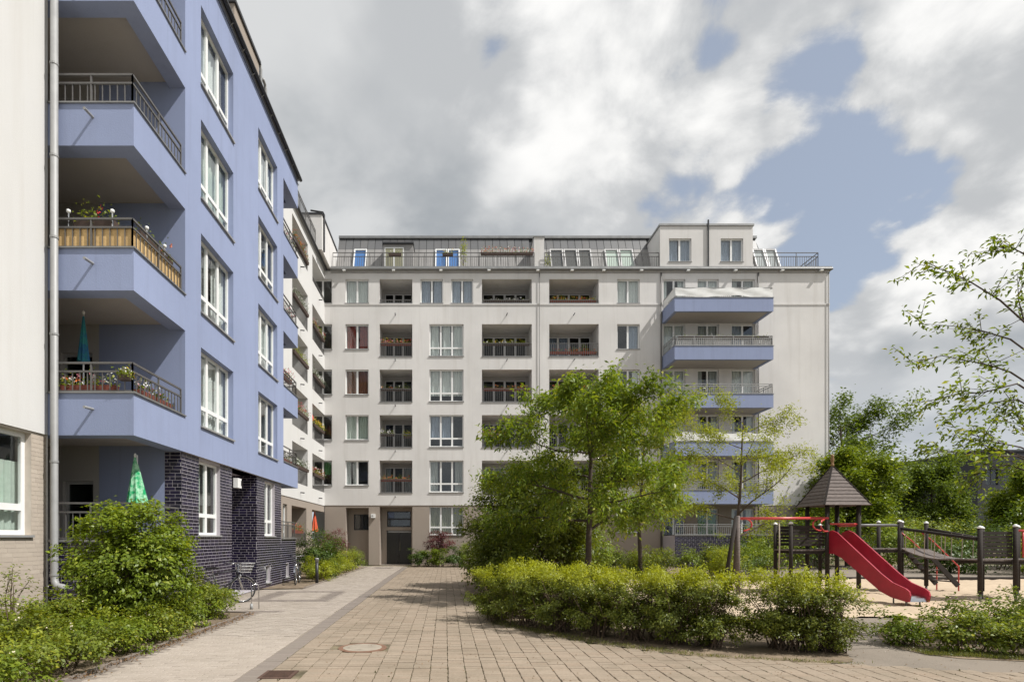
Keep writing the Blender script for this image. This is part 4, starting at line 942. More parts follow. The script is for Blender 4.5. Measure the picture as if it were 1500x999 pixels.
def tree(name, label, loc, H, r, cfg, mat, leaf, group=None, seed=1, aspect=0.42, droop=0.6, lean=(0, 0), per_anchor=5, scat=0.10, bark=None, extra=None):
    rs = np.random.RandomState(seed); root = thing(name, label, 'tree', loc, group=group); lines, anchors = [], []
    if extra: extra(lines, anchors, rs)
    else: grow(lines, anchors, (0, 0, -0.05), (lean[0], lean[1], 1), H, r, 0, cfg, rs)
    tubes_mesh('trunk', lines, bark or M_BARK, root, 7)
    A = np.array(anchors); n = len(A) * per_anchor; A = np.repeat(A, per_anchor, 0)
    pos = A[:, :3] + rs.normal(size=(n, 3)) * scat; tan = A[:, 3:] * 0.6 + rs.normal(size=(n, 3)) * 0.7 + np.array([0, 0, -droop])
    nrm = np.array([0, 0, 1.0]) + rs.normal(size=(n, 3)) * 0.6
    leaf_mesh('crown', pos, nrm, tan, leaf * rs.uniform(.6, 1.2, n), mat, aspect, root); return root
CHERRY = dict(levels=4, steps=[9, 8, 6, 4], wob=[.05, .09, .14, .2], lift=[.05, -.012, -.04, -.06], kids=[16, 11, 4], ratio=[.62, .36, .46], angle=[64, 52, 45], leaf_from=2, per=2, flat=0.62, cone=0.40)
CHERRY['from'] = [.34, .14, .12]
OPEN = dict(levels=4, steps=[9, 7, 5, 3], wob=[.03, .08, .12, .2], lift=[.05, .03, .01, -.03], kids=[12, 6, 4], ratio=[.55, .42, .5], angle=[62, 45, 45], leaf_from=2, per=2, flat=0.7, cone=0.45)
OPEN['from'] = [.28, .25, .2]
BIG = dict(levels=4, steps=[9, 7, 6, 4], wob=[.04, .10, .15, .2], lift=[.05, .03, .02, 0], kids=[14, 7, 5], ratio=[.55, .5, .5], angle=[55, 48, 45], leaf_from=2, per=3, flat=0.9, cone=0.35)
BIG['from'] = [.22, .2, .2]

ADJ = {'bush': 'bright green', 'dark': 'dark green', 'low': 'mid green', 'far': 'dull distant', 'cherry': 'fresh green', 'light': 'yellow-green'}
# bed along the near facade
shrub('hornbeam_bush', 'large rounded green bush in front of the dark brick terrace wall', 'bush', (-5.72, 10.2, 0.01), 1.08, 0.95, 2.38, 24000, 0.078, LF['bush'], 26, 0.06, seed=3, ragged=0.10, clumps=330, spread=0.16)
lowrow = [(-5.0, 5.4, .75, .62), (-5.05, 6.4, .7, .62), (-5.0, 7.4, .72, .64), (-5.05, 8.35, .68, .62), (-5.1, 9.25, .6, .56), (-5.1, 10.1, .62, .62), (-5.15, 11.0, .6, .68), (-5.2, 11.9, .62, .80), (-5.35, 12.55, .5, .72)]
for i, (x, y, r_, h_) in enumerate(lowrow):
    shrub('low_shrub', 'low shrub with pale shoot tips and cream blossoms lining the pale footpath' if i % 2 else 'low plain green shrub without blossoms lining the pale footpath', 'shrub', (x, y, 0.01), r_, r_ * 0.85, h_, 3400, 0.056, LF['low' if i % 3 else 'bush'], 12, 0.0, group='low shrubs along the footpath', young=(LF['light'], .10) if i % 2 else None, seed=20 + i, ragged=0.30, clumps=46, spread=0.13, flowers=(FLW['cream'], 7, 0.03) if i % 2 else None)
for i, (x, y, r_, h_) in enumerate([(-6.2, 6.6, .8, .85), (-6.15, 7.9, .75, .85), (-6.1, 9.0, .6, .8), (-7.1, 7.9, .7, .7), (-7.15, 9.2, .6, .5), (-7.3, 10.3, .4, .35), (-6.5, 9.4, .45, .8)]):
    shrub('low_shrub', 'shrub behind the low footpath planting against the beige brick base', 'shrub', (x, y, 0.01), r_, r_ * .85, h_, 3200, 0.06, LF['low'], 12, 0.0, group='shrubs in front of the beige base', seed=40 + i, ragged=0.30, clumps=44, spread=0.13, flowers=(FLW['cream'], 9, 0.035))
shrub('sapling', 'thin sapling with few leaves against the beige brick wall', 'plant', (-7.55, 9.85, 0.01), .28, .28, 1.35, 170, 0.06, LF['low'], 6, .35, seed=51, clumps=16)
# bed in front of the white wing
shrub('laurel_bush', 'dark green rounded bush behind the parked bicycle and bollard lamp', 'bush', (-5.75, 24.3, 0.01), 1.0, 1.1, 2.05, 7000, 0.085, LF['dark'], 12, 0.02, seed=61)
for i, (x, y, r_, h_, k) in enumerate([(-5.3, 22.4, .6, .95, 'light'), (-5.35, 23.8, .62, .9, 'light'), (-5.35, 25.3, .65, 1.0, 'low'), (-5.4, 26.8, .65, 1.05, 'light'), (-5.4, 28.4, .7, 1.1, 'light'), (-5.45, 30.0, .7, 1.15, 'low'), (-5.5, 31.6, .7, 1.1, 'bush'), (-6.3, 27.0, .8, 1.5, 'low'), (-6.5, 31.0, .8, 1.4, 'bush')]):
    shrub('low_shrub', f'{ADJ[k]} shrub in the bed before the white wing' if h_ < 1.3 else f'taller {ADJ[k]} shrub standing behind the row before the white wing', 'shrub', (x, y, 0.01), r_, r_, h_, 2600, 0.06, LF[k], 8, 0.0, group='shrubs before the white wing', seed=70 + i, ragged=.3)
shrub('barberry_bush', 'purple leaved bush in the bed before the white wing', 'bush', (-6.0, 29.2, 0.01), .75, .75, 2.15, 4200, 0.07, LF['purple'], 10, 0.25, seed=82, ragged=.3)
shrub('barberry_bush', 'spiky purple bush beneath the ground floor window by the entrance', 'bush', (-0.75, 34.6, 0.01), .85, .7, 2.1, 4200, 0.08, LF['purple'], 12, 0.35, seed=83, ragged=.35, upright=.4)
for i, (x, y, r_, h_) in enumerate([(-1.9, 34.3, .6, 1.15), (-0.9, 34.0, .7, 1.1), (0.1, 33.9, .7, 1.15), (1.0, 34.2, .8, 1.5), (1.9, 33.9, .8, 1.8)]):
    shrub('low_shrub', 'dark green shrub in the bed beside the entrance door', 'shrub', (x, y, 0.01), r_, r_ * .9, h_, 2600, 0.085, LF['dark' if i % 2 == 0 else 'bush'], 8, 0.0, group='shrubs beside the entrance', seed=90 + i, ragged=.3)
# island bed: trees and bushes behind the hedge
shrub('lilac_bush', 'big dense dark bush behind the cherry tree', 'bush', (2.85, 19.6, 0.01), 2.35, 1.9, 4.3, 44000, 0.115, LF['olive'], 26, 0.02, seed=101, ragged=.14, clumps=420, spread=.32)
shrub('lilac_bush', 'dark bush leaning over the driveway edge next to the hedge end', 'bush', (1.45, 16.9, 0.01), 1.05, 1.3, 2.0, 13000, 0.09, LF['olive'], 16, 0.0, seed=102, ragged=.16)
shrub('lilac_bush', 'lighter green bush filling the gap between dark bush and grey facade', 'bush', (5.0, 21.6, 0.01), 1.3, 1.2, 2.7, 8000, 0.095, LF['bush'], 14, 0.0, seed=103, ragged=.25)
tree('cherry_tree', 'leafy cherry tree with drooping leaves rising behind the clipped hedge', (3.66, 15.6, 0), 5.55, 0.105, CHERRY, LF['cherry'], 0.16, seed=14, per_anchor=4, scat=0.12, droop=1.1, aspect=.32)
tree('cherry_tree', 'slender light green tree in front of the grey facade pipe', (7.95, 24.0, 0), 6.9, 0.10, OPEN, LF['light'], 0.115, seed=12, per_anchor=7, scat=.19, droop=.5)
tree('cherry_tree', 'sparse young tree with long rising branches beside the blue balconies', (10.95, 22.0, 0), 6.3, 0.085, OPEN, LF['light'], 0.10, seed=23, per_anchor=5, scat=.13, droop=.3)
hedge = [(0.98, 11.75, .62, .6, 1.12), (1.45, 11.05, .62, .55, 1.18), (2.0, 10.45, .62, .55, 1.2), (2.55, 9.95, .60, .55, 1.2), (3.1, 9.55, .58, .5, 1.18), (3.62, 9.2, .58, .5, 1.22), (4.12, 8.98, .42, .46, 1.2), (5.02, 8.75, .42, .46, 1.18), (5.4, 8.62, .5, .5, 1.22), (5.75, 8.6, .38, .48, 1.05), (2.7, 10.9, .6, .6, 1.22), (3.9, 10.1, .55, .5, 1.2), (1.6, 12.4, .6, .6, 1.2)]
hl = 'privet plant of the clipped hedge between pavers and playground'
for i, (x, y, rx, ry, h_) in enumerate(hedge):
    thin = i == 9
    shrub('privet_hedge_plant', hl if not thin else 'thin twiggy privet plant ending the hedge at the playground path', 'hedge', (x, y, 0.0), rx, ry, h_ * .94, 3600 if thin else 10500, 0.046, LF['privet'], 60 if thin else 34, 0.16 if thin else 0.13, box=True, group=None if thin else 'plants of the clipped privet hedge', young=(LF['young'], 0.2), seed=130 + i, clumps=120, spread=.10, ragged=.08, aspect=.5)
back = [(6.2, 25.5, .9, 1.3, 'low'), (7.4, 26.2, .9, 1.35, 'bush'), (8.6, 26.0, .9, 1.4, 'low'), (9.7, 26.6, .9, 1.2, 'low'), (10.9, 25.8, .9, 1.45, 'bush'), (12.0, 26.0, .9, 1.7, 'low'), (13.1, 26.4, .9, 1.5, 'bush'), (14.2, 27.5, 1.0, 1.7, 'dark'), (11.6, 24.2, .8, 1.3, 'light'), (8.0, 24.2, .8, 1.0, 'low'), (15.4, 28.6, 1.1, 1.6, 'bush'), (6.0, 23.6, .8, 1.1, 'low')]
for i, (x, y, r_, h_, k) in enumerate(back):
    shrub('low_shrub', f'{ADJ[k]} shrub in the bed below the blue balconies behind the sand', 'shrub', (x, y, 0.0), r_, r_, h_, 2600, 0.085, LF[k], 8, 0, group='shrubs below the blue balconies', seed=160 + i, ragged=.32)
for i, (x, y, r_, h_) in enumerate([(7.55, 8.65, .38, .62), (7.25, 9.1, .33, .5), (7.95, 8.45, .4, .5), (8.5, 9.3, .62, .75), (9.1, 8.75, .6, .78), (9.5, 9.6, .7, .9), (8.3, 8.2, .45, .6), (10.1, 9.0, .7, .85)]):
    shrub('low_shrub', ('low' if h_ < .7 else 'fuller') + (' bright' if i % 2 else ' mid') + ' green shrub at the sand edge beside the playground path', 'shrub', (x, y, 0.0), r_, r_, h_, 1500, 0.062, LF['bush' if i % 2 else 'low'], 10, 0, group='shrubs beside the playground path', seed=180 + i, ragged=.4)
# trees beyond the playground
far = [('tall loose tree standing just behind the end of the grey building', (29.8, 42.5, 0), 10.2, .22, BIG, 'far', .22, 31, 2, .26), ('bright leafy tree behind the play tower roof', (24.0, 34.5, 0), 5.6, .17, BIG, 'bush', .20, 32, 5, .26), ('rounded tree beyond the rope bridge', (44, 52.0, 0), 6.9, .2, BIG, 'far', .25, 33, 3, .32),
       ('tree with olive crown before the dark far building', (42.5, 41.0, 0), 5.6, .18, BIG, 'olive', .22, 34, 5, .28), ('broad light green tree at the far end of the playground', (34, 33.0, 0), 4.3, .15, BIG, 'cherry', .19, 35, 5, .24), ('distant tree between the rounded tree and the bright one', (36.5, 56, 0), 6.4, .2, BIG, 'far', .28, 36, 4, .34)]
for lab, loc, H, r_, cfg, k, lf, sd, pa, sc_ in far: tree('leafy_tree', lab, loc, H, r_, cfg, LF[k], lf, 'trees beyond the playground', sd, .6, .3, per_anchor=pa, scat=sc_)
for i, (x, y, r_, h_, k) in enumerate([(17.5, 31, 1.8, 2.6, 'bush'), (20.5, 32, 2.0, 3.0, 'dark'), (24, 31.5, 2.0, 2.8, 'bush'), (27, 32.5, 2.2, 3.0, 'low'), (30, 31, 2.0, 2.8, 'dark'), (33, 30, 2.0, 2.6, 'bush'), (27.5, 26.5, 1.7, 2.4, 'bush'), (30.5, 28.0, 1.8, 2.8, 'cherry'), (24.5, 28, 1.5, 1.8, 'dark'), (38, 38, 2.5, 3.6, 'far'), (45, 44, 3.0, 4.0, 'far'), (36, 46, 3, 3.6, 'far'), (52, 52, 4, 5, 'far'), (28.5, 44, 3, 4.0, 'far')]):
    shrub('tall_shrub', f'{ADJ[k]} tall shrub in the green belt beyond the playground', 'shrub', (x, y, 0), r_, r_, h_, 3600, 0.15, LF[k], 8, 0, group='green belt beyond the playground', seed=200 + i, ragged=.3)
# the tree whose branches reach in from the side
def reach(lines, anchors, rs):
    T = Vector((10.6, 8.6, 0)); tr = [Vector((0, 0, -.05)), Vector((.05, .02, 1.5)), Vector((-.03, 0, 3.0)), Vector((.02, .05, 4.5)), Vector((.0, .1, 6.0))]; lines.append((tr, [.15, .13, .11, .085, .05]))
    LIMBS = [([(1465, 440), (1420, 412), (1390, 398), (1342, 386)], 8.0, 3.2), ([(1500, 372), (1480, 362), (1452, 366)], 8.3, 4.2), ([(1480, 497), (1440, 485), (1400, 478), (1347, 474)], 8.4, 3.1), ([(1480, 545), (1450, 535), (1380, 521), (1325, 534)], 8.1, 2.8), ([(1490, 562), (1440, 575), (1400, 577), (1360, 588)], 7.8, 2.7), ([(1490, 585), (1450, 590), (1400, 606)], 8.5, 2.6), ([(1495, 655), (1450, 646), (1398, 626)], 8.2, 2.2), ([(1480, 662), (1450, 655), (1408, 642)], 8.4, 2.2), ([(1490, 668), (1440, 668), (1390, 662), (1343, 656)], 7.9, 2.0), ([(1500, 470), (1492, 440), (1490, 400)], 8.2, 3.6), ([(1505, 690), (1475, 680), (1440, 690), (1415, 704)], 8.4, 1.9), ([(1510, 640), (1490, 610), (1485, 585)], 8.3, 2.4)]
    for px_, Y, zb in LIMBS:
        pts = [Vector((0, 0, min(zb, 5.8)))] + [P(x, y, Y + 0.15 * i) - T for i, (x, y) in enumerate(px_)]; n = len(pts); r0 = .015
        lines.append((pts, [r0 * (1 - .85 * i / (n - 1)) for i in range(n)]))
        for a, b in zip(pts[1:], pts[2:]):
            for _ in range(4):
                q = a.lerp(b, rs.rand()); d = (b - a).normalized(); e = q + (d * .75 + Vector(rs.normal(size=3)) * .45).normalized() * rs.uniform(.15, .42)
                lines.append(([q, q.lerp(e, .5), e], [.006, .005, .003]))
                for t in (.3, .55, .75, .95, 1.0): anchors.append((*q.lerp(e, t), *(e - q).normalized()))
            for t in (.2, .5, .8, 1): anchors.append((*a.lerp(b, t), *(b - a).normalized()))
    # the crown on the side away from the court
    for _ in range(40):
        z = rs.uniform(2.6, 6.0); a = rs.uniform(-1.1, 1.1); e = Vector((math.cos(a) * rs.uniform(.9, 2.4), math.sin(a) * rs.uniform(.9, 2.4), z + rs.uniform(.2, .9))); q = Vector((0, 0, z)); lines.append(([q, q.lerp(e, .5) + Vector((0, 0, .15)), e], [.03, .02, .006]))
        for _ in range(14): t = rs.uniform(.4, 1.05); anchors.append((*(q.lerp(e, t) + Vector(rs.normal(size=3)) * .12), *(e - q).normalized()))
tree('cherry_tree', 'cherry tree whose thin leafy branches reach across the sky over the playground', (10.6, 8.6, 0), 6, .15, None, LF['cherry'], .095, seed=77, per_anchor=3, scat=.045, droop=.8, aspect=.40, extra=reach)
# ------------------------------------------------------------------ play structure
play = thing('play_structure', 'timber playground climbing tower with plank roof, red slide, rope bridge and ladder', 'play structure')
def post(x, y, top, r=0.055, cap=True, foot=True, mat=None):
    m = MB(); m.tube([(x, y, 0.22 if foot else -0.05), (x, y, top)], r, 12); o = m.build('post', mat or M_POST, play, True)
    if foot: f = MB(); f.tube([(x, y, -0.05), (x, y, 0.23)], r * 0.55, 10); f.build('steel_foot', M_RAIL, o, True)
    if cap: c = MB(); c.lathe([(r * 1.15, 0), (r * 1.15, .02), (r * .75, .055), (r * .2, .075)], (x, y, top), 12); c.build('cap', M_CAP, o, True)
    return o
XA, XB, YA2, YB2 = 11.15, 12.08, 16.9, 17.85
for x, y in ((XA, YA2), (XB, YA2), (XA, YB2), (XB, YB2)): post(x, y, 2.72, .06, False)
for x, y, t in ((10.1, 16.95, 2.12), (10.15, 17.85, 2.12), (13.96, 17.75, 2.2), (14.75, 17.7, 2.15), (14.7, 18.6, 2.2), (13.96, 18.62, 2.2), (14.1, 15.2, 1.96), (15.0, 15.15, 2.0), (14.85, 15.95, 1.96), (16.1, 15.4, 2.0), (16.1, 16.2, 2.0), (12.1, 18.7, 2.1)): post(x, y, t)
# pyramid roof of single planks
cx, cy, za, ze, he = (XA + XB) / 2, (YA2 + YB2) / 2, 3.9, 2.68, 0.68; nP = 11
for s in range(4):
    a = s * math.pi / 2; R = Matrix.Rotation(a, 4, 'Z')
    for i in range(nP):
        t0, t1 = i / nP, (i + 1) / nP + 0.012; h0, h1 = he * (1 - t0) + .012, he * (1 - min(1, t1)) + .002; z0, z1 = ze + (za - ze) * t0, ze + (za - ze) * min(1, t1); lift = .014
        q = [(-h0, -h0 - lift, z0), (h0, -h0 - lift, z0), (h1, -h1, z1), (-h1, -h1, z1), (-h0 + .02, -h0 + .02, z0 - .01), (h0 - .02, -h0 + .02, z0 - .01), (h1, -h1 + .02, z1 - .01), (-h1, -h1 + .02, z1 - .01)]
        m = MB(); m._add([tuple(R @ Vector(p) + Vector((cx, cy, 0))) for p in q], [(0, 1, 2, 3), (5, 4, 7, 6), (4, 5, 1, 0), (3, 2, 6, 7), (4, 0, 3, 7), (1, 5, 6, 2)]); m.build('roof_plank', M_SHING, play)
for sx, sy in ((-1, -1), (1, -1), (1, 1), (-1, 1)): m = MB(); m.bar((cx + sx * (he + .01), cy + sy * (he + .01), ze + .005), (cx, cy, za + .02), .05, .03); m.build('hip_board', M_POST, play)
m = MB(); m.lathe([(.05, 0), (.05, .08), (.03, .11), (.045, .16), (.058, .22), (.04, .30), (.055, .34), (.02, .38)], (cx, cy, za - .03), 8); m.build('finial', plain('carved_wood', (.22, .13, .055), .7), play, True)
# platforms of planks
def deck(x0, x1, y0, y1, z):
    n_ = max(2, int((x1 - x0) / .115)); w = (x1 - x0) / n_
    for i in range(n_): m = MB(); m.box(x0 + i * w + .004, x0 + (i + 1) * w - .004, z - .04, z, y0, y1); m.build('deck_plank', M_SHING, play)
    m = MB(); m.box(x0, x1, z - .13, z - .042, y0 + .02, y0 + .07); m.box(x0, x1, z - .13, z - .042, y1 - .07, y1 - .02); m.build('joist', M_POST, play)
deck(XA, XB, YA2, YB2, 1.38); deck(10.1, XA - .06, 16.95, 17.85, 1.36); deck(XB + .06, 13.9, 17.75, 18.6, 1.38); deck(13.96, 14.75, 17.75, 18.6, 1.38); deck(14.1, 15.0, 15.2, 15.95, 1.13); deck(15.06, 16.1, 15.3, 16.1, 1.13)
def panel(x0, x1, y, z0, z1, n_=6):
    h = (z1 - z0) / n_
    for i in range(n_): m = MB(); m.box(x0, x1, z0 + i * h + .008, z0 + (i + 1) * h - .008, y - .02, y + .02); m.build('panel_board', M_POST, play)
panel(10.16, XA - .06, 16.95, 1.46, 2.08); panel(10.2, XA - .06, 17.85, 1.46, 2.08); panel(14.16, 14.94, 15.2, 1.2, 1.88, 7)
m = MB(); m.tube([(XB, 17.8, 2.1), (13.96, 17.76, 2.1)], .045, 10); m.build('hand_rail', M_RAIL, play, True); m = MB(); m.tube([(XA, YA2, 2.12), (XB, YA2, 2.12)], .03, 10); m.build('red_rail', M_REDT, play, True)
m = MB(); m.tube([(XB, YA2 + .1, 2.08), (XB, YB2, 2.08)], .03, 10); m.build('red_rail', M_REDT, play, True)
# slide
SQ = lambda q: [(y if y > 16.35 else 16.35 - (16.35 - y) * .89, z) for y, z in q]
prof = SQ([(16.95, 1.38), (16.62, 1.38), (16.35, 1.27), (14.62, .46), (14.25, .33), (13.75, .27), (13.66, .23), (13.64, .16)])
xs0, xs1 = 11.2, 11.64
m = MB()
for (ya, z_a), (yb, z_b) in zip(prof, prof[1:]): m._add([(xs0, ya, z_a), (xs1, ya, z_a), (xs1, yb, z_b), (xs0, yb, z_b), (xs0, ya, z_a - .02), (xs1, ya, z_a - .02), (xs1, yb, z_b - .02), (xs0, yb, z_b - .02)], [(0, 1, 2, 3), (7, 6, 5, 4)])
sl = m.build('slide', M_STEEL, play, True)
hi = [(17.0, 1.86), (16.72, 1.93), (16.5, 1.86), (14.62, .78), (14.2, .58), (13.72, .46), (13.6, .40), (13.56, .30), (13.6, .2)]; lo = [(17.0, 1.24), (16.62, 1.24), (16.3, 1.13), (14.66, .32), (14.25, .2), (13.75, .14), (13.68, .13), (13.62, .14), (13.6, .16)]
for xa_ in (xs0 - .035, xs1):
    m = MB(); n_ = len(hi)
    if xa_ < 11.5: hi, lo = SQ(hi), SQ(lo)
    for j, x in enumerate((xa_, xa_ + .035)):
        m.v += [(x, y, z) for y, z in hi] + [(x, y, z) for y, z in lo]
    o_ = 2 * n_
    for i in range(n_ - 1):
        m.f += [(i, i + 1, n_ + i + 1, n_ + i), (o_ + i + 1, o_ + i, o_ + n_ + i, o_ + n_ + i + 1), (i + 1, i, o_ + i, o_ + i + 1), (n_ + i, n_ + i + 1, o_ + n_ + i + 1, o_ + n_ + i)]
    m.f += [(0, n_, o_ + n_, o_), (n_ - 1, o_ + n_ - 1, o_ + 2 * n_ - 1, 2 * n_ - 1)]
    m.build('slide_side', M_RED, sl)
for y, z in ((14.5, .25), (14.1, .15)):
    for x in (xs0 + .05, xs1 - .05): m = MB(); m.tube([(x, y, -.05), (x, y, z + .03)], .018, 8); m.build('slide_foot', M_RAIL, sl)
# red climbing beam with its wooden trestle, hand loops and rope
m = MB(); m.tube([(8.52, 16.9, 2.28), (XA, 16.86, 2.29)], .04, 12); bm = m.build('climbing_beam', M_REDT, play, True)
for x, sx in ((8.66, 1), (10.95, -1)):
    m = MB(); pts = [(x + sx * .0 + .24 * sx * math.sin(t), 16.88, 2.28 - .20 * (1 - math.cos(t)) * .9) for t in [i * math.pi / 8 for i in range(9)]]; m.tube(pts, .024, 8); m.build('hand_loop', M_REDT, bm, True)
m = MB(); m.tube([(11.0, 16.82, 2.25), (10.85, 16.7, 2.2), (10.8, 16.65, 2.0), (10.95, 16.75, 1.9), (11.12, 16.84, 1.9)], .026, 8); m.build('hand_loop', M_REDT, bm, True)
m = MB(); m.tube([(8.5, 16.9, -.05), (8.5, 16.9, 2.36)], .06, 12); m.build('trestle_leg', M_SHING, play, True)
m = MB(); m.tube([(8.02, 16.85, -.05), (8.44, 16.88, 2.34)], .06, 12); m.build('trestle_leg', M_POST, play, True)
m = MB(); m.tube([(9.72, 16.9, 2.26), (9.73, 16.9, 1.5), (9.71, 16.9, .5)], .018, 8); m.build('climbing_rope', M_ROPE, play, True)
# rope bridge and its rails
zA, zB, yA_, yB_2 = 1.38, 1.13, 17.7, 15.95
for i in range(15):
    t = i / 15; t2 = (i + .92) / 15; sag = lambda t: -.28 * t * (1 - t) * 1.6
    ya, yb = yA_ + (yB_2 - yA_) * t, yA_ + (yB_2 - yA_) * t2; z = zA + (zB - zA) * t + sag(t); z2 = zA + (zB - zA) * t2 + sag(t2)
    m = MB(); m._add([(14.0, ya, z), (14.8, ya, z), (14.8, yb, z2), (14.0, yb, z2), (14.0, ya, z - .035), (14.8, ya, z - .035), (14.8, yb, z2 - .035), (14.0, yb, z2 - .035)], [(0, 1, 2, 3), (7, 6, 5, 4), (0, 4, 5, 1), (2, 6, 7, 3), (0, 3, 7, 4), (1, 5, 6, 2)]); m.build('bridge_board', M_SHING, play)
for xa_, xb2 in ((13.98, 14.08), (14.78, 14.85)):
    m = MB(); m.tube([(xa_, 17.75, 2.0), (xb2, 15.25 if xa_ < 14.2 else 15.95, 1.68)], .045, 10); o = m.build('hand_rail', M_POST, play, True)
    for i in range(5): t = (i + .5) / 5; y = 17.7 - 1.75 * t; z = 1.38 - .25 * t - .45 * t * (1 - t); m = MB(); m.tube([(xa_, y, 1.98 - .25 * t), (xa_ + .02, y + .05, z)], .012, 6); m.build('rope', M_ROPE, o)
# ladder
for y in (17.75, 18.55):
    m = MB(); m.bar((14.72, y, 1.36), (15.78, y, .22), .05, .14); m.build('ladder_side', M_POST, play); m = MB(); m.tube([(14.55, y, 1.95), (15.0, y, 1.6), (15.8, y, .82), (15.8, y, -.05)], .02, 8); m.build('red_rail', M_REDT, play, True)
for i in range(6): t = (i + .7) / 6.4; x = 14.72 + 1.06 * t; z = 1.36 - 1.14 * t; m = MB(); m.box(x - .06, x + .06, z - .02, z + .015, 17.77, 18.53); m.build('rung', M_SHING, play)
m = MB(); m.tube([(15.1, 15.2, 1.9), (16.1, 15.4, 1.9)], .03, 8); m.tube([(15.3, 15.25, 1.9), (15.3, 15.25, 1.2), (16.0, 15.4, 1.2)], .025, 8); m.build('red_rail', M_REDT, play, True)

# ------------------------------------------------------------------ bicycles, bollard, hoop
def bicycle(label, loc, rz, basket=True):
    b = thing('bicycle', label, 'bicycle', loc, rz)
    def wheel(x, nm):
        t = MB(); t.tube([(x + .335 * math.cos(a), 0, .35 + .335 * math.sin(a)) for a in [2 * math.pi * i / 28 for i in range(29)]], .019, 8, False); w = t.build('wheel', M_RUBBER, b, True)
        r_ = MB(); r_.tube([(x + .312 * math.cos(a), 0, .35 + .312 * math.sin(a)) for a in [2 * math.pi * i / 28 for i in range(29)]], .009, 6, False); r_.build('rim', M_CHROME, w, True)
        s = MB()
        for i in range(18): a = 2 * math.pi * i / 18; s.bar((x, .02 * (-1) ** i, .35), (x + .31 * math.cos(a), 0, .35 + .31 * math.sin(a)), .003)
        s.build('spoke', M_CHROME, w); h = MB(); h.tube([(x, -.05, .35), (x, .05, .35)], .02, 8); h.build('hub', M_CHROME, w)
        g = MB(); a0 = [math.radians(20 + 160 * i / 10) if nm else math.radians(-10 + 190 * i / 10) for i in range(11)]
        for q, q2 in zip(a0, a0[1:]): g._add([(x + .37 * math.cos(q), -.03, .35 + .37 * math.sin(q)), (x + .37 * math.cos(q2), -.03, .35 + .37 * math.sin(q2)), (x + .37 * math.cos(q2), .03, .35 + .37 * math.sin(q2)), (x + .37 * math.cos(q), .03, .35 + .37 * math.sin(q))], [(0, 1, 2, 3)])
        g.build('mudguard', M_CHROME, w, True)
    wheel(-.52, 0); wheel(.54, 1)
    f = MB(); BBk, SE, HT, HB = (-.06, 0, .3), (-.2, 0, .78), (.38, 0, .86), (.42, 0, .72)
    for p, q, r_ in ((BBk, SE, .016), (BBk, HB, .019), (SE, HT, .016), ((-.52, .04, .35), BBk, .010), ((-.52, -.04, .35), BBk, .010), ((-.52, .04, .35), SE, .009), ((-.52, -.04, .35), SE, .009), (HT, HB, .02)): f.tube([p, q], r_, 8)
    f.build('frame', M_DARK, b, True)
    k = MB(); k.tube([HB, (.46, .04, .62), (.54, .045, .35)], .012, 8); k.tube([HB, (.46, -.04, .62), (.54, -.045, .35)], .012, 8); k.build('fork', M_CHROME, b, True)
    h = MB(); h.tube([HT, (.36, 0, 1.02)], .013, 8); h.tube([(.14, -.29, 1.03), (.26, -.27, 1.06), (.38, -.1, 1.04), (.38, .1, 1.04), (.26, .27, 1.06), (.14, .29, 1.03)], .012, 8); h.build('handlebar', M_CHROME, b, True)
    s = MB(); s.tube([(-.2, 0, .76), (-.23, 0, .92)], .013, 8); s.build('seat_post', M_CHROME, b); s = MB()
    s._add([(-.38, -.09, .95), (-.38, .09, .95), (-.22, .07, .96), (-.05, .02, .95), (-.05, -.02, .95), (-.22, -.07, .96), (-.36, -.07, .90), (-.36, .07, .90), (-.06, 0, .91)], [(0, 5, 2, 1), (5, 4, 3, 2), (0, 1, 7, 6), (1, 2, 3, 8, 7), (5, 0, 6, 8, 4), (6, 7, 8), (3, 4, 8)]); s.build('saddle', M_RUBBER, b)
    c = MB(); c.lathe([(.085, -.008), (.085, .008)], (0, 0, 0), 16); c.v = [(x - .06, .05 + z, .3 + y) for x, y, z in c.v]; c.bar((-.06, .07, .3), (-.0, .07, .14), .015); c.bar((-.06, -.07, .3), (-.12, -.07, .46), .015); c.build('crank', M_CHROME, b)
    r_ = MB(); r_.box(-.78, -.3, .73, .745, -.07, .07); r_.bar((-.6, .05, .73), (-.52, .04, .37), .01); r_.bar((-.6, -.05, .73), (-.52, -.04, .37), .01); r_.build('rack', M_DARK, b)
    if basket:
        k = MB(); 
        for z, w in ((.80, .13), (.88, .145), (.96, .16), (1.04, .175)): k.tube([(.46, -w, z), (.46 + 2 * w, -w, z), (.46 + 2 * w, w, z), (.46, w, z), (.46, -w, z)], .006, 5)
        for i in range(9):
            t = -1 + i / 4; k.bar((.46 + .26, t * .13, .79), (.46 + .35, t * .175, 1.04), .005); k.bar((.46 + .13 + t * .13, -.13, .79), (.46 + .175 + t * .175, -.175, 1.04), .005); k.bar((.46 + .13 + t * .13, .13, .79), (.46 + .175 + t * .175, .175, 1.04), .005); k.bar((.46, t * .13, .79), (.46, t * .175, 1.04), .005); k.bar((.46, t * .13, .80), (.72, t * .13, .80), .005)
        k.build('basket', M_CHROME, b)
    l_ = MB(); l_.lathe([(.02, 0), (.045, .03), (.05, .06)], (0, 0, 0), 12); l_.v = [(.44 + z, y, .70 + x) for x, y, z in l_.v]; l_.build('headlight', M_CHROME, b, True)
    return b
bicycle('bicycle with wire basket leaning near the dark brick wall by the niche', (-5.95, 14.75, 0), math.radians(38))
bicycle('bicycle parked beside the end of the brick parapet before the bushes', (-5.72, 21.2, 0.0), math.radians(-82), False)
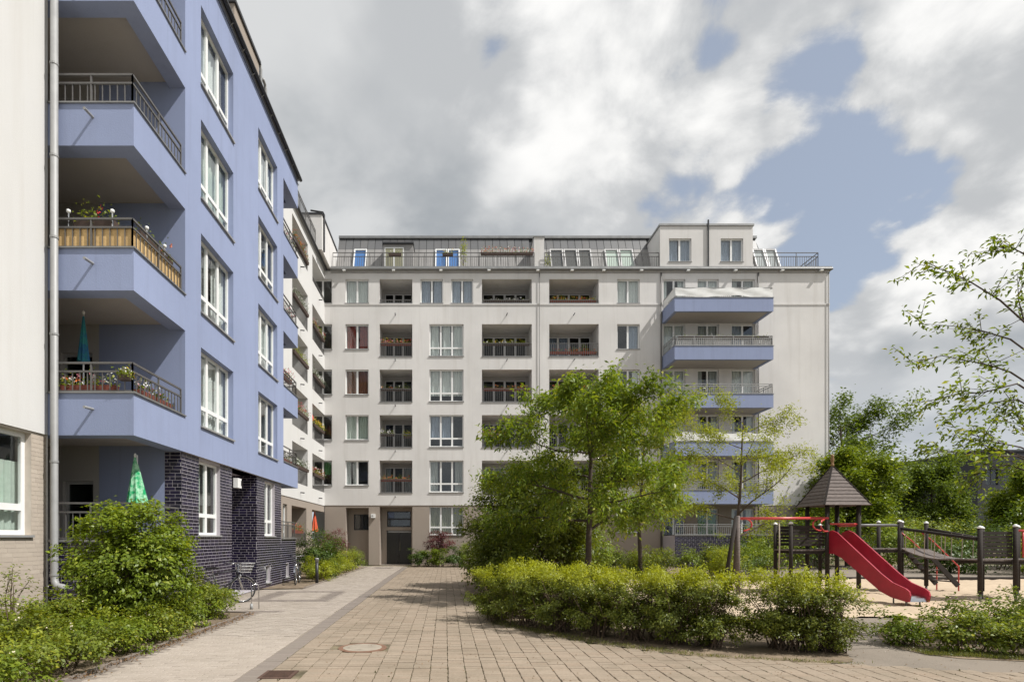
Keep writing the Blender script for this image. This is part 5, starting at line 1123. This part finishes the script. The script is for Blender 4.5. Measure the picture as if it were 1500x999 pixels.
bo = thing('bollard_lamp', 'short dark bollard lamp with pale head at the shrub bed', 'lamp', (-5.02, 21.3, 0)); m = MB(); m.tube([(0, 0, -.02), (0, 0, .80)], .06, 14); m.build('post', M_DARK, bo, True); m = MB(); m.lathe([(.068, .80), (.068, .9), (.075, .905), (.075, .95), (.03, .965)], n=14); m.build('lamp_head', M_PIPE, bo, True)
hp = thing('bicycle_hoop', 'thin bent steel bicycle hoop standing on the pale path by the niche', 'bike rack', (-4.78, 13.7, 0)); m = MB(); m.tube([(0, -.06, -.03), (0, -.06, .5), (.04, -.04, .58), (.1, 0, .6), (.14, .03, .56), (.14, .05, -.03)], .014, 8); m.build('hoop', M_CHROME, hp, True); m = MB(); m.tube([(0, -.06, -.02), (0, -.06, .13)], .035, 10); m.build('foot', M_PIPE, hp, True)

# ------------------------------------------------------------------ closed parasols
def parasol(label, loc, h, r, col, group=None, tilt=0.0, low=.35, second=None):
    b = thing('parasol', label, 'parasol', loc); cm = plain('canvas_' + str(len(bpy.data.materials)), col, .85, 0, .12, 9) if second is None else _two(col, second)
    m = MB(); m.tube([(0, 0, 0), (tilt * .3, 0, h + .05)], .018, 8); m.build('pole', M_CAP, b, True); m = MB(); n_ = 16; prof_ = [(r * .12, h), (r * .45, h - (h * (1 - low)) * .35), (r * .8, h - (h * (1 - low)) * .75), (r, h * low)]
    for q, z in prof_:
        for k in range(n_): a = 2 * math.pi * k / n_; f = 1 + .22 * (1 if k % 2 else -1) * (1 - z / h + .2); m.v.append((q * f * math.cos(a) + tilt * (1 - z / h), q * f * math.sin(a), z + (.04 * math.sin(a * 2) if z == h * low else 0)))
    for i in range(3):
        for k in range(n_): k2 = (k + 1) % n_; m.f.append((i * n_ + k, (i + 1) * n_ + k, (i + 1) * n_ + k2, i * n_ + k2))
    m.build('canopy', cm, b); m = MB(); m.lathe([(.02, h), (.03, h + .05), (.01, h + .09)], (tilt * .0, 0, 0), 10); m.build('knob', M_CAP, b); return b
def _two(c0, c1):
    m_, nt, N, L, B = _base('printed_canvas'); t = _noise(N, L, 7, 5, .7); L.new(_mix(N, L, _range(N, L, t, .42, .6, 0, 1), c0, c1), B.inputs['Base Color']); B.inputs['Roughness'].default_value = .85; return m_
parasol('closed green parasol with whitish print standing on the brick terrace', (-6.82, 12.3, .68), 2.76, .2, (.0, .30, .10), tilt=.14, low=.62, second=(.35, .62, .42))
parasol('closed teal parasol on the corner balcony with red planters', (-8.0, 12.4, ZB + .34), 2.48, .11, (.03, .22, .22), low=.58, second=(.02, .12, .25))
parasol('closed orange parasol in the ground floor loggia of the white wing', (-8.3, 34.6, 1.27), 2.05, .2, (.62, .10, .04), low=.42)
parasol('closed red parasol in an upper loggia of the white wing', (-8.35, 33.6, ZL[3] + .02), 1.9, .28, (.55, .06, .05), low=.6)

# ------------------------------------------------------------------ balcony planting
def flower_box(label, a, b, z, cols, box=M_TERRA, n=90, h=.22, dens=14, group=None, drop=.05, leaf='low', bh=.16):
    a, b = Vector((a[0], a[1], 0)), Vector((b[0], b[1], 0)); mid = (a + b) / 2; L = (b - a).length; ang = math.atan2(b.y - a.y, b.x - a.x); rs = np.random.RandomState(int(abs(mid.x * 31 + mid.y * 17 + z * 71)) % 99999)
    t = thing('flower_box', label, 'flower box', (mid.x, mid.y, z), ang, group)
    m = MB(); w0, w1 = .065, .085
    for s in (1,): m._add([(-L / 2 + .02, -w0, 0), (L / 2 - .02, -w0, 0), (L / 2 - .02, w0, 0), (-L / 2 + .02, w0, 0), (-L / 2, -w1, bh), (L / 2, -w1, bh), (L / 2, w1, bh), (-L / 2, w1, bh)], [(3, 2, 1, 0), (0, 1, 5, 4), (1, 2, 6, 5), (2, 3, 7, 6), (3, 0, 4, 7), (4, 5, 6, 7)])
    m.build('planter', box, t); N_ = int(n * max(1, L)); pos = np.stack([rs.uniform(-L / 2, L / 2, N_), rs.normal(size=N_) * .07, bh - drop + np.abs(rs.normal(size=N_)) * h * .55], 1)
    leaf_mesh('foliage', pos, rs.normal(size=(N_, 3)) + np.array([0, -.4, .8]), rs.normal(size=(N_, 3)) + np.array([0, 0, .4]), rs.uniform(.035, .075, N_), LF[leaf], .7, t)
    for c in cols:
        k = max(3, int(dens * L / len(cols))); ctr = np.stack([rs.uniform(-L / 2, L / 2, k), rs.normal(size=k) * .08, bh + rs.uniform(.02, h, k)], 1); q = np.repeat(ctr, 7, 0) + rs.normal(size=(k * 7, 3)) * .022
        leaf_mesh('blossom', q, rs.normal(size=(k * 7, 3)) + np.array([0, -.6, .5]), rs.normal(size=(k * 7, 3)), rs.uniform(.03, .05, k * 7), FLW[c], .9, t)
    return t
def potted(label, loc, h, r, leaf='low', n=260, pot=M_TERRA, size=.07):
    t = thing('potted_plant', label, 'plant', loc); m = MB(); m.lathe([(.09, 0), (.13, .22), (.14, .24), (.12, .23)], n=14); m.build('pot', pot, t); rs = np.random.RandomState(int(abs(loc[0] * 97 + loc[2] * 53)) % 9999)
    d = unit(rs.normal(size=(n, 3))); pos = d * (rs.rand(n, 1) ** .5) * np.array([r, r, h / 2]) + np.array([0, 0, .24 + h / 2]); leaf_mesh('foliage', pos, d + np.array([0, 0, .6]) + rs.normal(size=(n, 3)) * .4, rs.normal(size=(n, 3)), size * rs.uniform(.6, 1.2, n), LF[leaf], .5, t)
    m = MB(); 
    for _ in range(5): e = pos[rs.randint(n)]; m.tube([(0, 0, .2), (e[0] * .4, e[1] * .4, .24 + h * .3), tuple(e)], [.008, .006, .003], 5)
    m.build('stem', M_TWIG, t); return t
zc = lambda k: ZB + ST * k + .87
flower_box('red flower box with white blossoms behind the front railing of the lowest corner balcony', (-7.85, Y0 + .2), (-6.75, Y0 + .2), zc(0) - .0, ['white', 'white', 'pink'], n=160, h=.26, dens=16)
flower_box('red flower box with pink blossoms along the side railing of the lowest corner balcony', (-6.5, Y0 + .45), (-6.5, YA - .35), zc(0), ['pink', 'white'], n=150, h=.24, dens=14)
flower_box('small box of orange and white blossoms beside the downpipe on the lowest corner balcony', (-8.0, Y0 + .42), (-7.7, Y0 + .42), zc(0) + .05, ['orange', 'orange', 'white'], n=120, h=.22, dens=26)
flower_box('yellow blossom bunch hung on the corner of the lowest balcony railing', (-6.6, Y0 + .03), (-6.35, Y0 + .03), zc(0) + .22, ['yellow', 'white'], n=150, h=.16, dens=30, box=M_BROWNBOX, bh=.1)
flower_box('brown planter with a red geranium above the straw screened railing', (-7.62, Y0 + .24), (-6.78, Y0 + .24), zc(1) + .46, ['red'], n=170, h=.34, dens=3, box=M_BROWNBOX)
flower_box('brown planter with thin herbs along the straw screened side railing', (-6.52, Y0 + .5), (-6.52, YA - .3), zc(1) + .44, ['orange'], n=70, h=.3, dens=2, box=M_BROWNBOX)
for i, (x, y) in enumerate(((-7.68, Y0 + .13), (-6.80, Y0 + .13), (-6.44, Y0 + .75), (-6.44, Y0 + 1.5))):
    l_ = thing('solar_lamp', 'slim steel garden lamp with white ball over the straw screened balcony railing', 'lamp', (x, y, zc(1) + .47), group='ball lamps on the straw screened balcony'); m = MB(); m.tube([(0, 0, 0), (0, 0, .27)], .013, 8); m.build('stake', M_CHROME, l_); m = MB(); m.lathe([(.012, .26), (.036, .28), (.042, .305), (.036, .33), (.012, .345)], n=12); m.build('ball', M_CAP, l_, True)
for k, cl, tx in ((0, ['white'], 'white'), (1, ['red', 'pink'], 'red and pink'), (2, ['pink'], 'pink'), (3, ['pink', 'white'], 'pink and white')):
    flower_box(f'{tx} flower box on the blue balcony by the white wing, floor {k + 1}', (-6.5, YB_ + .3), (-6.5, Y1 - .4), zc(k) + (.0 if k != 1 else .4), cl, n=120, h=.25, dens=16, box=M_TERRA if k < 2 else M_BROWNBOX)
flo = ['topmost', 'fourth', 'third', 'second', 'lowest']
def boxes(col, c, r, cols, tx, box=M_TERRA, z=.84, frac=(0.03, .97), **kw):
    w = c[1] - c[0]; flower_box(f'{tx}, {flo[r]} loggia of the {col}', (c[0] + w * frac[0], YW + .16), (c[0] + w * frac[1], YW + .16), ZL[r] + z - .12, cols, box, **kw)
n2, n4, n5 = 'narrow stack above the entrance', 'wide stack beside triple windows', 'wide stack beside single windows'
boxes(n2, C2, 1, ['pink', 'pink', 'red', 'yellow'], 'lush pink and yellow flower box', h=.3, n=160, dens=24); boxes(n2, C2, 2, ['white', 'orange'], 'sparse mixed flower box', M_BROWNBOX, dens=5, n=80); boxes(n2, C2, 3, ['white', 'white'], 'white blossom flower box', M_BROWNBOX, frac=(.03, .45), dens=20, h=.26); boxes(n2, C2, 3, ['yellow'], 'yellow-green trailing box', M_BROWNBOX, frac=(.72, .97), h=.3, n=200, z=.7, leaf='light'); boxes(n2, C2, 4, ['orange'], 'terracotta box pair with orange blossoms', n=120, dens=10)
boxes(n4, C4, 1, ['yellow', 'white'], 'row of yellow-green herbs', M_BROWNBOX, leaf='light', n=90, dens=5, h=.22); boxes(n4, C4, 2, ['orange'], 'long terracotta box with few blossoms', n=60, dens=6); boxes(n4, C4, 3, ['orange', 'red'], 'terracotta box with orange and red blossoms', frac=(.03, .5), n=110, dens=14); boxes(n4, C4, 0, ['white'], 'low white blossom box', M_BROWNBOX, z=.2, n=50, dens=5, h=.12)
boxes(n5, C5, 0, ['red', 'orange', 'yellow'], 'low box of red and orange blossoms', z=.2, n=120, dens=12, h=.22); boxes(n5, C5, 1, ['red', 'orange'], 'terracotta box with red blossoms', n=70, dens=10, z=.3); boxes(n5, C5, 2, ['orange'], 'terracotta box with orange blossoms', n=70, dens=8)
potted('potted green shrub standing in the fourth upper floor wide loggia beside the single windows', (C5[0] + 2.3, YW + .5, ZL[1] + .02), .8, .32); potted('orange flowering pot in the top loggia beside the single windows', (C5[0] + .8, YW + .4, ZL[0]), .45, .2, 'olive', 160)
for r, cl, tx, lf_ in ((1, ['pink', 'red', 'white'], 'pink and red blossoms', 'low'), (2, ['white'], 'white blossoms', 'dark'), (3, ['yellow'], 'trailing green herbs', 'bush'), (4, ['red', 'white', 'red'], 'red geraniums', 'low')):
    flower_box(f'flower box with {tx} on the corner loggia of the white wing', (-7.98, LB[0] + .1), (-7.98, YW - .3), ZL[r] + .76, cl, n=170, h=.34, dens=24, leaf=lf_, box=M_BROWNBOX)
for r, cl, tx, lf_ in ((0, ['orange', 'orange'], 'orange blossoms', 'olive'), (1, ['white'], 'leafy climbers', 'dark'), (2, ['yellow'], 'yellow-green leaves', 'light'), (3, ['red', 'pink'], 'red and pink blossoms', 'low'), (4, ['white'], 'white blossoms', 'dark')):
    flower_box(f'planter with {tx} on the white wing loggia beside the pier', (-7.98, LA[0] + .1), (-7.98, LA[1] - .1), ZL[r] + (.76 if r else .3), cl, n=170, h=.4, dens=18 if r != 2 else 3, leaf=lf_, box=M_BROWNBOX)
flower_box('red geranium box on the ground floor railing of the white wing', (-8.0, 28.8), (-8.0, 30.6), 1.95, ['red', 'red', 'pink'], n=150, h=.35, dens=16)
flower_box('long planter of pale red blossoms on the roof terrace railing', (BX(704), YW + .02), (BX(781), YW + .02), 19.55, ['pink', 'pink', 'orange', 'white'], M_BROWNBOX, n=160, h=.35, dens=30); flower_box('small planter with white blossoms on the roof terrace railing before blue blinds', (BX(648), YW + .02), (BX(664), YW + .02), 19.5, ['white', 'yellow'], M_BROWNBOX, n=120, h=.25, dens=20); flower_box('small dark planter on the roof terrace railing before the dormer', (BX(569), YW + .02), (BX(588), YW + .02), 19.5, ['white'], M_BROWNBOX, n=70, h=.2, dens=4)
potted('tall thin potted tree on the roof terrace', (BX(679), YW + .55, 18.8), 2.1, .3, 'light', 260, size=.1); potted('green potted plant on the roof terrace beside the light fire wall', (BX(803), YW + .8, 18.8), 1.0, .35, 'low', 240, size=.1)
flower_box('dark planter of thin greenery on the blue balcony with the lattice screen', (13.6, 34.16), (19.0, 34.16), ZB + ST * 3 + 1.25, ['white'], M_BROWNBOX, n=60, h=.14, dens=2)

# ------------------------------------------------------------------ far building and street beyond
fb = thing('office_block', 'dark grey flat roofed block far behind the trees', 'building', (0, 0, 0))
x0, x1, y0, z1 = 66.5, 92, 72, 12.6
FBx = Frame('B', y0); fh = [(x0 + 1.0 + i * 2.4, x0 + 2.6 + i * 2.4, 1.2 + j * 3.6, 3.2 + j * 3.6, .2) for i in range(10) for j in range(3)]
dkm = plaster('dark_cladding', (.055, .057, .066), .1); skin(FBx, x0, x1, 0, z1, fh, 'wall', dkm, fb)
for h in fh: window(fb, FBx, *h[:4], 2, None, .15, None, M_DARK, False, .8)
m = MB(); m.quad((x0, 90, 0), (x0, y0, 0), (x0, y0, z1), (x0, 90, z1)); m.quad((x1, y0, 0), (x1, 90, 0), (x1, 90, z1), (x1, y0, z1)); m.quad((x0, y0, z1), (x1, y0, z1), (x1, 90, z1), (x0, 90, z1)); m.build('side_wall', dkm, fb)
m = MB(); m.box(x0 - .1, x1 + .1, z1 + .001, z1 + .25, y0 - .1, 90); m.build('coping', M_DARK, fb)
sh = thing('low_house', 'low pale house glimpsed through the trees beyond the playground', 'building'); F2 = Frame('B', 88); h2 = [(61 + i * 3, 62.4 + i * 3, 1, 2.4, .15) for i in range(4)]
skin(F2, 59.5, 73, 0, 3.4, h2, 'wall', M_WHITE, sh); [window(sh, F2, *h[:4], 2, None, .1, None) for h in h2]; m = MB(); m._add([(59, 87.5, 3.4), (73.5, 87.5, 3.4), (73.5, 92, 6.2), (59, 92, 6.2), (59, 96.5, 3.4), (73.5, 96.5, 3.4)], [(0, 1, 2, 3), (3, 2, 5, 4), (0, 3, 4), (1, 5, 2)]); m.build('roof', M_ROOFP, sh)
# scattered dry leaves and weeds along the kerb
rs = np.random.RandomState(8); n = 900; yy = rs.uniform(6.8, 12.9, n); xx = -4.5 + np.abs(rs.normal(size=n)) * .12 - .1
lm = leaf_mesh('dry_leaf_litter', np.stack([xx, yy, np.full(n, .012) + rs.rand(n) * .02], 1), np.tile([0, 0, 1.], (n, 1)) + rs.normal(size=(n, 3)) * .3, rs.normal(size=(n, 3)), rs.uniform(.02, .05, n), leafmat('dry_leaf', (.16, .08, .035), (.30, .19, .09), .2), .6); tag(lm, 'dry brown leaves strewn along the footpath kerb', 'leaves', kind='stuff')
n = 9000; t = rs.rand(n); ys = 7.7 + t * 9; xs = np.array([xr(y) for y in ys]) + rs.normal(size=n) * .14 + .12
gm = leaf_mesh('grass', np.stack([xs, ys, np.full(n, .0)], 1), rs.normal(size=(n, 3)) + np.array([0, -.3, .1]), rs.normal(size=(n, 3)) * .45 + np.array([0, 0, 1.]), rs.uniform(.02, .065, n), leafmat('grass_blade', (.10, .13, .03), (.26, .25, .08), .4), .14); tag(gm, 'short dry grass along the edge of the hedge bed', 'grass', kind='stuff')
n = 7000; xs = rs.uniform(6.95, 9.5, n); ys = 8.4 - (xs - 6.95) * .33 + np.abs(rs.normal(size=n)) * .22 - .1
gm = leaf_mesh('grass', np.stack([xs, ys, np.full(n, .0)], 1), rs.normal(size=(n, 3)) + np.array([0, -.3, .1]), rs.normal(size=(n, 3)) * .45 + np.array([0, 0, 1.]), rs.uniform(.02, .07, n), MATS['grass_blade'], .14); tag(gm, 'dry grass tufts along the playground path edge', 'grass', kind='stuff')
rs = np.random.RandomState(21); n = 2600; cx_ = rs.randint(0, 40, n); ys = 6.7 + rs.rand(n) ** 1.4 * 14; xs = np.array([xb(y) + .30 for y in ys]) + cx_ * S + rs.normal(size=n) * .008; patch = (np.sin(xs * 2.1 + 1) + np.sin(ys * 1.3 + xs) + rs.normal(size=n) * .8) > .7; okk = patch & (xs < np.array([xr(y) for y in ys]) - .1)
xs, ys = xs[okk], ys[okk]; n = len(xs); gm = leaf_mesh('joint_weed', np.stack([xs, ys, np.full(n, -.004)], 1), rs.normal(size=(n, 3)) * .6 + np.array([0, 0, 1.]), rs.normal(size=(n, 3)) + np.array([0, 0, .25]), rs.uniform(.012, .04, n), leafmat('weed', (.07, .075, .03), (.16, .15, .06), .3), .6); tag(gm, 'tiny weeds and moss growing in the paver joints', 'weeds', kind='stuff')
n = 1400; xs = rs.uniform(-2.3, 9, n); ys = rs.uniform(6.7, 13, n); okk = np.array([x < xr(min(y, 33)) + .5 or x > 4.6 for x, y in zip(xs, ys)]) & (rs.rand(n) < .5 + .5 * (xs > 1)); xs, ys = xs[okk], ys[okk]; n = len(xs); gm = leaf_mesh('dry_leaf_litter', np.stack([xs, ys, np.full(n, .006)], 1), rs.normal(size=(n, 3)) * .25 + np.array([0, 0, 1.]), rs.normal(size=(n, 3)), rs.uniform(.01, .035, n), MATS['dry_leaf'], .5); tag(gm, 'small dry leaves scattered over pavers and playground path', 'leaves', kind='stuff')
